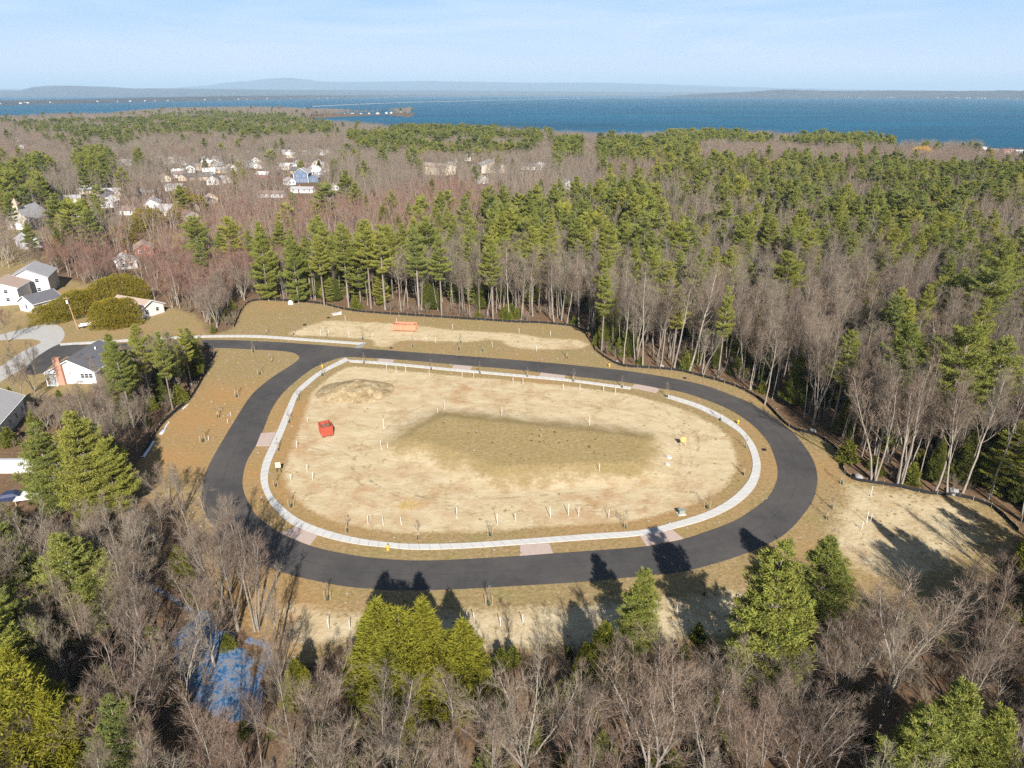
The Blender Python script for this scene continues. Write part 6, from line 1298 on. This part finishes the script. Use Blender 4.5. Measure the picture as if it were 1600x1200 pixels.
hedge([(212, 360), (230, 355), (246, 350)], 'rounded yellow-green hedge below the large white house', [6, 9, 8], 4.5, 3500, L=0.8, W=0.35, seed=3)
hedge([(272, 343), (285, 336), (300, 328), (314, 322)], 'yellow-green hedge row running up beside the red maples', [5, 6.5, 6.5, 5.5], 3.5, 3500, L=0.8, W=0.35, seed=4)
hedge([(284, 318), (289, 318), (293, 317)], 'round olive bush beside the long grey-blue house', [8, 9, 8], 4.0, 2600, L=0.8, W=0.35, seed=5)
hedge([(180, 386), (190, 383), (200, 384)], 'olive hedge clump in the bare wood below the white houses', [6, 8, 6], 3.2, 2600, L=0.8, W=0.35, seed=6)
# ---- pole, mailbox, cars and yard things
X, Y = G(122, 515); o = empty('utility_pole', (X, Y, 0), 0.3); tag(o, 'leaning wooden utility pole between street and hedges', 'utility pole'); o.rotation_euler = (0.0, -0.10, 0.0)
b = MB(); b.tube([[0, 0, -0.3], [0, 0, 9.4]], [0.17, 0.11], 8, cap=True); b.build('pole', M['polewood'], o); b = MB(); b.box((0, -0.16, 9.0), (1.7, 0.12, 0.14)); b.build('crossarm', M['polewood'], o); b = MB(); b.cyl((0.0, -0.36, 7.6), 0.24, 0.85, 12); b.build('transformer', M['trim'], o)
b = MB()
for x in (-0.7, 0.7):
    q = [np.array([x - t * 34, -0.16 - t * 14, 9.1 - 3.0 * t * (1 - t) * 1.2 - t * 1.0]) for t in np.linspace(0, 1, 14)]; b.tube(q, [0.018] * 14, 3)
b.build('wires', M['steel'], o)
X, Y = G(12, 592); o = empty('mailbox', (X, Y, 0), 0.4); tag(o, 'dark mailbox on a post beside the pale street', 'mailbox'); b = MB(); b.box((0, 0, 0.55), (0.12, 0.12, 1.1)); b.build('post', M['wood'], o); b = MB(); b.tube([[0, -0.28, 1.24], [0, 0.28, 1.24]], [0.17, 0.17], 10, cap=True); b.build('box', M['utility'], o)
def car(q, rz, label, m):
    X, Y = G(*q); o = empty('parked_car', (X, Y, ground_z(X, Y)), rz); tag(o, label, 'car'); b = MB(); V, Fq = [], []
    prof = [(-2.2, 0.35), (-2.25, 0.75), (-1.9, 0.95), (-1.2, 1.0), (-0.55, 1.45), (0.9, 1.5), (1.75, 1.05), (2.2, 0.95), (2.25, 0.4)]
    n = len(prof); V = [(x, s * (0.9 if z < 1.1 else 0.68), z) for s in (-1, 1) for x, z in prof]; Fq = [tuple(range(n)), tuple(range(2 * n - 1, n - 1, -1))] + [(i, n + i, n + (i + 1) % n, (i + 1) % n) for i in range(n)]
    b.add(V, Fq); b.build('body', m, o); g = MB()
    for s in (-1, 1): g.add([(-0.95, s * 0.845, 1.08), (1.45, s * 0.83, 1.1), (0.85, s * 0.70, 1.43), (-0.5, s * 0.71, 1.40)], [(0, 1, 2, 3) if s < 0 else (3, 2, 1, 0)])
    g.add([(-1.18, -0.7, 1.035), (-1.18, 0.7, 1.035), (-0.62, 0.58, 1.43), (-0.62, -0.58, 1.43)], [(0, 3, 2, 1)]); g.add([(1.72, -0.7, 1.09), (1.72, 0.7, 1.09), (0.98, 0.58, 1.49), (0.98, -0.58, 1.49)], [(0, 1, 2, 3)]); g.build('windows', M['glass'], o)
    for x in (-1.4, 1.4):
        for s in (-1, 1):
            w_ = MB(); w_.tube([[x, s * 0.72, 0.33], [x, s * 0.93, 0.33]], [0.33, 0.33], 14, cap=True); wo_ = w_.build('wheel', M['tyre'], o); h_ = MB(); h_.tube([[x, s * 0.925, 0.33], [x, s * 0.945, 0.33]], [0.18, 0.18], 10, cap=True); h_.build('rim', M['concrete'], wo_)
    return o
car((16, 782), 0.3, 'dark blue parked car among bare trees at the far left', M['carblue']); car((13, 441), 1.2, 'dark car parked behind the white split-level house', M['carblue'])
X, Y = G(112, 496.5); b = MB(); V, Fq = sheet_grid(np.linspace(-2.2, 2.2, 14), np.linspace(-0.6, 0.6, 6), lambda A, B: 0.25 + 0.2 * vnoise(A, B, 0.9, 2)); b.add(V, Fq); V2 = V.copy(); V2[:, 2] = 0.0; b.add(V2, Fq); o = b.build('tarp', M['tarp']); o.location = (X, Y, 0.03); o.rotation_euler = (0, 0, 0.35); tag(o, 'crumpled bright blue tarp at the foot of the long hedge', 'tarp')
for q, m_, lab in (((133, 491), 'toyred', 'red toy playhouse on the drive under the long hedge'), ((138, 488.5), 'toypurple', 'purple toy playhouse on the drive under the long hedge')):
    X, Y = G(*q); o = empty('toy_playhouse', (X, Y, 0), 0.4); tag(o, lab, 'playhouse', 'toy playhouses'); b = MB(); b.box((0, 0, 0.55), (1.1, 1.0, 1.1)); b.build('wall', M[m_], o); r = MB(); r.add([[-0.65, -0.6, 1.1], [0.65, -0.6, 1.1], [0.65, 0.6, 1.1], [-0.65, 0.6, 1.1], [0, -0.6, 1.6], [0, 0.6, 1.6]], [(0, 1, 4), (3, 5, 2), (0, 4, 5, 3), (1, 2, 5, 4), (3, 2, 1, 0)]); r.build('roof', M['toyred' if m_ == 'toypurple' else 'trim'], o)
X, Y = G(134, 511); o = empty('flat_trailer', (X, Y, 0), 0.5); tag(o, 'low white flat trailer parked beside the utility pole', 'trailer'); b = MB(); b.box((0, 0, 0.62), (3.0, 1.5, 0.12)); [b.box((0, s * 0.72, 0.82), (3.0, 0.06, 0.28)) for s in (-1, 1)]; b.tube([[1.5, 0, 0.55], [2.6, 0, 0.45]], [0.05, 0.05], 6); b.build('bed', M['trim'], o)
for s in (-1, 1): w_ = MB(); w_.tube([[-0.3, s * 0.78, 0.3], [-0.3, s * 0.95, 0.3]], [0.3, 0.3], 12, cap=True); w_.build('wheel', M['tyre'], o)
X, Y = G(46, 782); o = empty('slatted_rack', (X, Y, 0), 0.25); tag(o, 'slatted pale timber rack among bare trees below the long shed', 'rack'); b = MB(); [b.box((0, y, 1.0), (3.2, 0.12, 0.08)) for y in np.linspace(-1.4, 1.4, 8)]; b.build('slats', M['trim'], o)
for x in (-1.4, 1.4):
    for y in (-1.2, 1.2): b = MB(); b.box((x, y, 0.48), (0.1, 0.1, 0.96)); b.build('post', M['wood'], o)
# ---- orange willow before the lake
def willow():
    X, Y = G(1437, 254); H = 14.0; o = empty('willow_tree', (X, Y, ground_z(X, Y))); tag(o, 'round orange-yellow willow standing out of the grey wood before the lake', 'tree'); r = np.random.default_rng(9); t = MB(); t.tube([[0, 0, 0], [0, 0, 6]], [0.5, 0.35], 7)
    for k in range(9): a = k * 0.7; t.tube([[0, 0, 4.5], [math.cos(a) * 3.5, math.sin(a) * 3.5, 8.5], [math.cos(a) * 6, math.sin(a) * 6, 11]], [0.25, 0.14, 0.05], 4)
    t.build('trunk', M['bark_grey'], o); n = 2600; u = unit(r.normal(size=(n, 3))); u[:, 2] = np.abs(u[:, 2]) * 1.15 - 0.25; P = u * np.array([11.5, 10, 9.0]) * (r.uniform(0.35, 1, n) ** 0.5)[:, None] * (1 + 0.12 * np.sin(u[:, :1] * 7) * np.cos(u[:, 1:2] * 6)) + np.array([0, 0, 6.5])
    c = MB(); c.tris(blades(P, unit(u * 0.5 + r.normal(size=(n, 3)) * 0.4 + np.array([0, 0, 0.3])), r.uniform(0.8, 1.9, n), np.full(n, 0.20), r)); c.build('crown', M['willow'], o)
willow()
# ---- brush under the near trees
def bush_mesh(seed, H, n, green):
    r = np.random.default_rng(seed); b = MB()
    if not green:
        for k in range(16):
            a = r.uniform(0, 6.28); th = r.uniform(0.05, 0.6); d = np.array([math.cos(a) * math.sin(th), math.sin(a) * math.sin(th), math.cos(th)]); L = H * r.uniform(0.6, 1.05); b.tube([[0, 0, 0], d * L * 0.5, d * L + r.normal(size=3) * 0.12], [0.022, 0.014, 0.006], 3)
            m = n // 16; t = r.uniform(0.3, 1, m); b.tris(blades(d * L * t[:, None], unit(d + r.normal(size=(m, 3)) * 0.55 + np.array([0, 0, 0.2])), r.uniform(0.3, 0.8, m), r.uniform(0.014, 0.03, m), r))
    else:
        t = 1 - np.sqrt(r.random(n)); a = r.uniform(0, 6.28, n); rad = H * 0.36 * (1 - t) ** 0.8 * r.uniform(0.3, 1.05, n) * (1 + 0.25 * np.sin(3 * a + 9 * t)); P = np.stack([np.cos(a) * rad, np.sin(a) * rad, H * t], 1); b.tris(spray_cloud(r, P, unit(np.stack([np.cos(a), np.sin(a), np.full(n, 0.3)], 1)), 0.34, 0.11, 3))
    return b
M['brushgreen'] = leaf_material("sapling_needles", [(0.10, 0.125, 0.024), (0.165, 0.165, 0.030), (0.13, 0.14, 0.026)], (0.21, 0.21, 0.04))
bsrc = []
for i, (q, g, H, lab) in enumerate([((40, 581), False, 3.4, 'bare purplish shrub beside the pale street'), ((1232, 955), False, 2.4, 'leafless bush on the sandy edge below the east bend'), ((1090, 1000), True, 2.6, 'small green conifer sapling below the sandy band'), ((1300, 930), True, 2.2, 'low green conifer sapling beside the bushy pine'), ((452, 1005), False, 2.8, 'leafless brush at the west end of the sandy band')]):
    o = bush_mesh(200 + i, H, 520 if not g else 700, g).build('conifer_sapling' if g else 'shrub', M['brushgreen'] if g else M['twigs']); X, Y = G(*q); o.location = (X, Y, -0.03); tag(o, lab, 'shrub'); bsrc.append((o,))
Pb = candidates(16, 200, 2.3); x, y = Pb[:, 0], Pb[:, 1]; kb = (sdf(clear, x, y) < -0.5) & ~inside(road_out, x, y) & (sdf(street, x, y) < -1) & (sdf(lawn_w, x, y) < 0.5) & ((sdf(pond, x, y) < 0) | (RNG.random(len(x)) < 0.15))
for hx_, hy_, r_ in HOLES: kb &= (x - hx_) ** 2 + (y - hy_) ** 2 > (r_ * 0.7) ** 2
Pb = Pb[kb]; x, y = Pb[:, 0], Pb[:, 1]; dn = vnoise(x, y, 9, 44); ok = RNG.random(len(x)) < np.where(y < 84, 0.62 + 0.5 * dn, 0.34 + 0.4 * dn); Pb = Pb[ok]; x, y = Pb[:, 0], Pb[:, 1]
gr = RNG.random(len(x)) < np.clip(np.where((y < 66) & (x > -22), 0.52, 0.26) + 0.45 * vnoise(x, y, 14, 45), 0.03, 0.85); gr &= ~((y < 78) & (x > 22) & (RNG.random(len(x)) < 0.6)); var = np.where(gr, RNG.choice([2, 3], len(x)), RNG.choice([0, 1, 4], len(x))); sc = RNG.uniform(0.5, 1.2, len(x)) * np.where(gr & (y > 84), 1.5, 1.0)
mass('undergrowth', bsrc, np.stack([x, y, np.full(len(x), -0.04), RNG.uniform(0, 6.28, len(x)), sc, sc * RNG.uniform(0.85, 1.2, len(x)), var, np.zeros(len(x)) + 0.1], 1), 'brown brush and green saplings under the near trees')
# ---- dry tufts, loose stones and wheel tracks on the bare ground
X, Y = G(600, 720); g = MB(); rr = np.random.default_rng(15); n_ = 70; P = rr.normal(size=(n_, 3)) * np.array([0.16, 0.16, 0]); g.tris(blades(P, unit(rr.normal(size=(n_, 3)) * 0.55 + np.array([0, 0, 0.9])), rr.uniform(0.2, 0.5, n_), np.full(n_, 0.05), rr))
tf = g.build('weed_tuft', simple("dry_weeds", (0.30, 0.225, 0.105), var=0.4)); tf.location = (X, Y, 0); tag(tf, 'dry weed tuft at the west tip of the grassy mound', 'weed tuft')
Pw = np.stack([RNG.uniform(-60, 85, 60000), RNG.uniform(58, 205, 60000)], 1); x, y = Pw[:, 0], Pw[:, 1]; sm = sdf(mound, x, y); si = sdf(island, x, y); sc_ = sdf(clear, x, y)
pr = np.where(sm > -1.5, 0.05, np.where(si > 0, 0.03 + 0.30 * np.clip(1 - (si - 0.5) / 3.5, 0, 1) + 0.16 * np.clip(vnoise(x, y, 6, 51) * 2 - 0.8, 0, 1), 0.16)) * (0.6 + 0.8 * vnoise(x, y, 3, 52))
okw = (sc_ > -2) & (RNG.random(len(x)) < pr) & ~(inside(road_out, x, y) & ~inside(road_in, x, y)) & (dist_line((walk_in + resample(walk_out, len(walk_in))) / 2, x, y, False) > 1.3) & (dist_line(nwalk_lo, x, y, False) > 1.5)
for hx_, hy_ in [G(*q) for q in ((633, 516), (510, 679))]: okw &= (x - hx_) ** 2 + (y - hy_) ** 2 > 10
x, y = x[okw], y[okw]; zz_ = np.array([mound_z(a, c_) for a, c_ in zip(x, y)]); s_ = RNG.uniform(0.25, 0.8, len(x))
mass('weeds', [(tf,)], np.stack([x, y, zz_ - 0.02, RNG.uniform(0, 6.28, len(x)), s_, s_ * RNG.uniform(0.5, 1.0, len(x)), np.zeros(len(x)), np.zeros(len(x))], 1), 'dry weeds over the mound and verges')
st0 = [o_ for o_ in C.objects if o_.name.startswith('boulder')][0]
Ps = np.stack([RNG.uniform(-75, 85, 9000), RNG.uniform(58, 205, 9000)], 1); x, y = Ps[:, 0], Ps[:, 1]; okw = (sdf(clear, x, y) > -3) & ~(inside(road_out, x, y) & ~inside(road_in, x, y)) & (RNG.random(len(x)) < np.where(x < -45, 0.22, 0.08) * (1 + vnoise(x, y, 5, 53)))
x, y = x[okw], y[okw]; s_ = RNG.uniform(0.05, 0.20, len(x)); zz_ = np.array([mound_z(a, c_) for a, c_ in zip(x, y)])
mass('stones', [(st0,)], np.stack([x, y, zz_ + 0.02, RNG.uniform(0, 6.28, len(x)), s_, s_, np.zeros(len(x)), np.zeros(len(x))], 1), 'loose stones over sand and verges')
def wheel_tracks():
    m = bpy.data.materials.new("wheel_track"); m.use_nodes = True; t = m.node_tree; t.nodes.clear(); o = nd(t, "ShaderNodeOutputMaterial"); d = nd(t, "ShaderNodeBsdfDiffuse"); tr = nd(t, "ShaderNodeBsdfTransparent"); mx = nd(t, "ShaderNodeMixShader"); p = objpos(t)
    ln(t, ramp(t, noise(t, 2.2, 5, 0.7, p), [(0.35, (0.33, 0.25, 0.15)), (0.65, (0.43, 0.345, 0.22))]), d.inputs[0]); ln(t, ramp(t, noise(t, 0.45, 6, 0.75, p), [(0.48, (0, 0, 0)), (0.68, (0.55, 0.55, 0.55))]), mx.inputs[0]); ln(t, tr.outputs[0], mx.inputs[1]); ln(t, d.outputs[0], mx.inputs[2]); ln(t, mx.outputs[0], o.inputs[0])
    for pts in ([(1000, 606), (960, 625), (900, 640), (800, 632), (700, 625), (640, 640), (585, 680), (560, 730), (600, 770), (720, 785), (860, 778), (980, 765), (1060, 740), (1100, 700), (1080, 660), (1010, 625)], [(460, 690), (520, 705), (580, 745), (650, 780), (760, 800)], [(600, 541), (650, 527), (720, 524), (800, 531), (890, 536)], [(1010, 612), (1040, 650), (1070, 700), (1060, 760), (1000, 790), (900, 795)], [(700, 600), (780, 610), (880, 622), (960, 640), (1040, 660), (1110, 690)]):
        P = smooth(GP(pts), False, 0.8); d_ = np.gradient(P, axis=0); d_ /= np.linalg.norm(d_, axis=1)[:, None] + 1e-9; q = np.stack([-d_[:, 1], d_[:, 0]], 1); n = len(P)
        for k in (-0.95, 0.95):
            wd = 0.24 + 0.08 * vnoise(P[:, 0], P[:, 1], 3, 4); A, B = P + q * (k - wd[:, None]), P + q * (k + wd[:, None]); okp = [sdf(mound, np.array([c_[0]]), np.array([c_[1]]))[0] < -3.5 for c_ in P]
            i = np.array([j for j in range(n - 1) if okp[j] and okp[j + 1]]); V = np.concatenate([np.c_[A, np.full(n, 0.012)], np.c_[B, np.full(n, 0.012)]])
            tag(mesh_np('wheel_track', V, np.stack([i, i + 1, n + i + 1, n + i], -1), m, sm=False), kind='structure')
wheel_tracks()
# ---- white specks of towns on the far shores
def far_towns():
    b = MB(); r = np.random.default_rng(12)
    def put(px, py, lift, n, sx):
        for _ in range(n):
            a = px + r.normal() * sx; D = dist_of(py) + r.uniform(20, 260); b.box((az_x(a, D), D, LAKE_Z + 4 + lift + r.uniform(0, 6)), (r.uniform(6, 15), 8, r.uniform(4, 6.5)))
    for px in np.linspace(-20, 700, 60): put(px, np.interp(px, [0, 200, 400, 560, 660, 800], [165, 160.5, 156.5, 153, 151, 150.3]), 2, int(r.integers(0, 2)), 11)
    for px in np.linspace(1100, 1620, 60): put(px, np.interp(px, [1090, 1330, 1600], [152.8, 153.3, 155.5]), 4, int(r.integers(0, 2)), 8)
    tag(b.build('distant_houses', M['concrete']), kind='stuff')
far_towns()
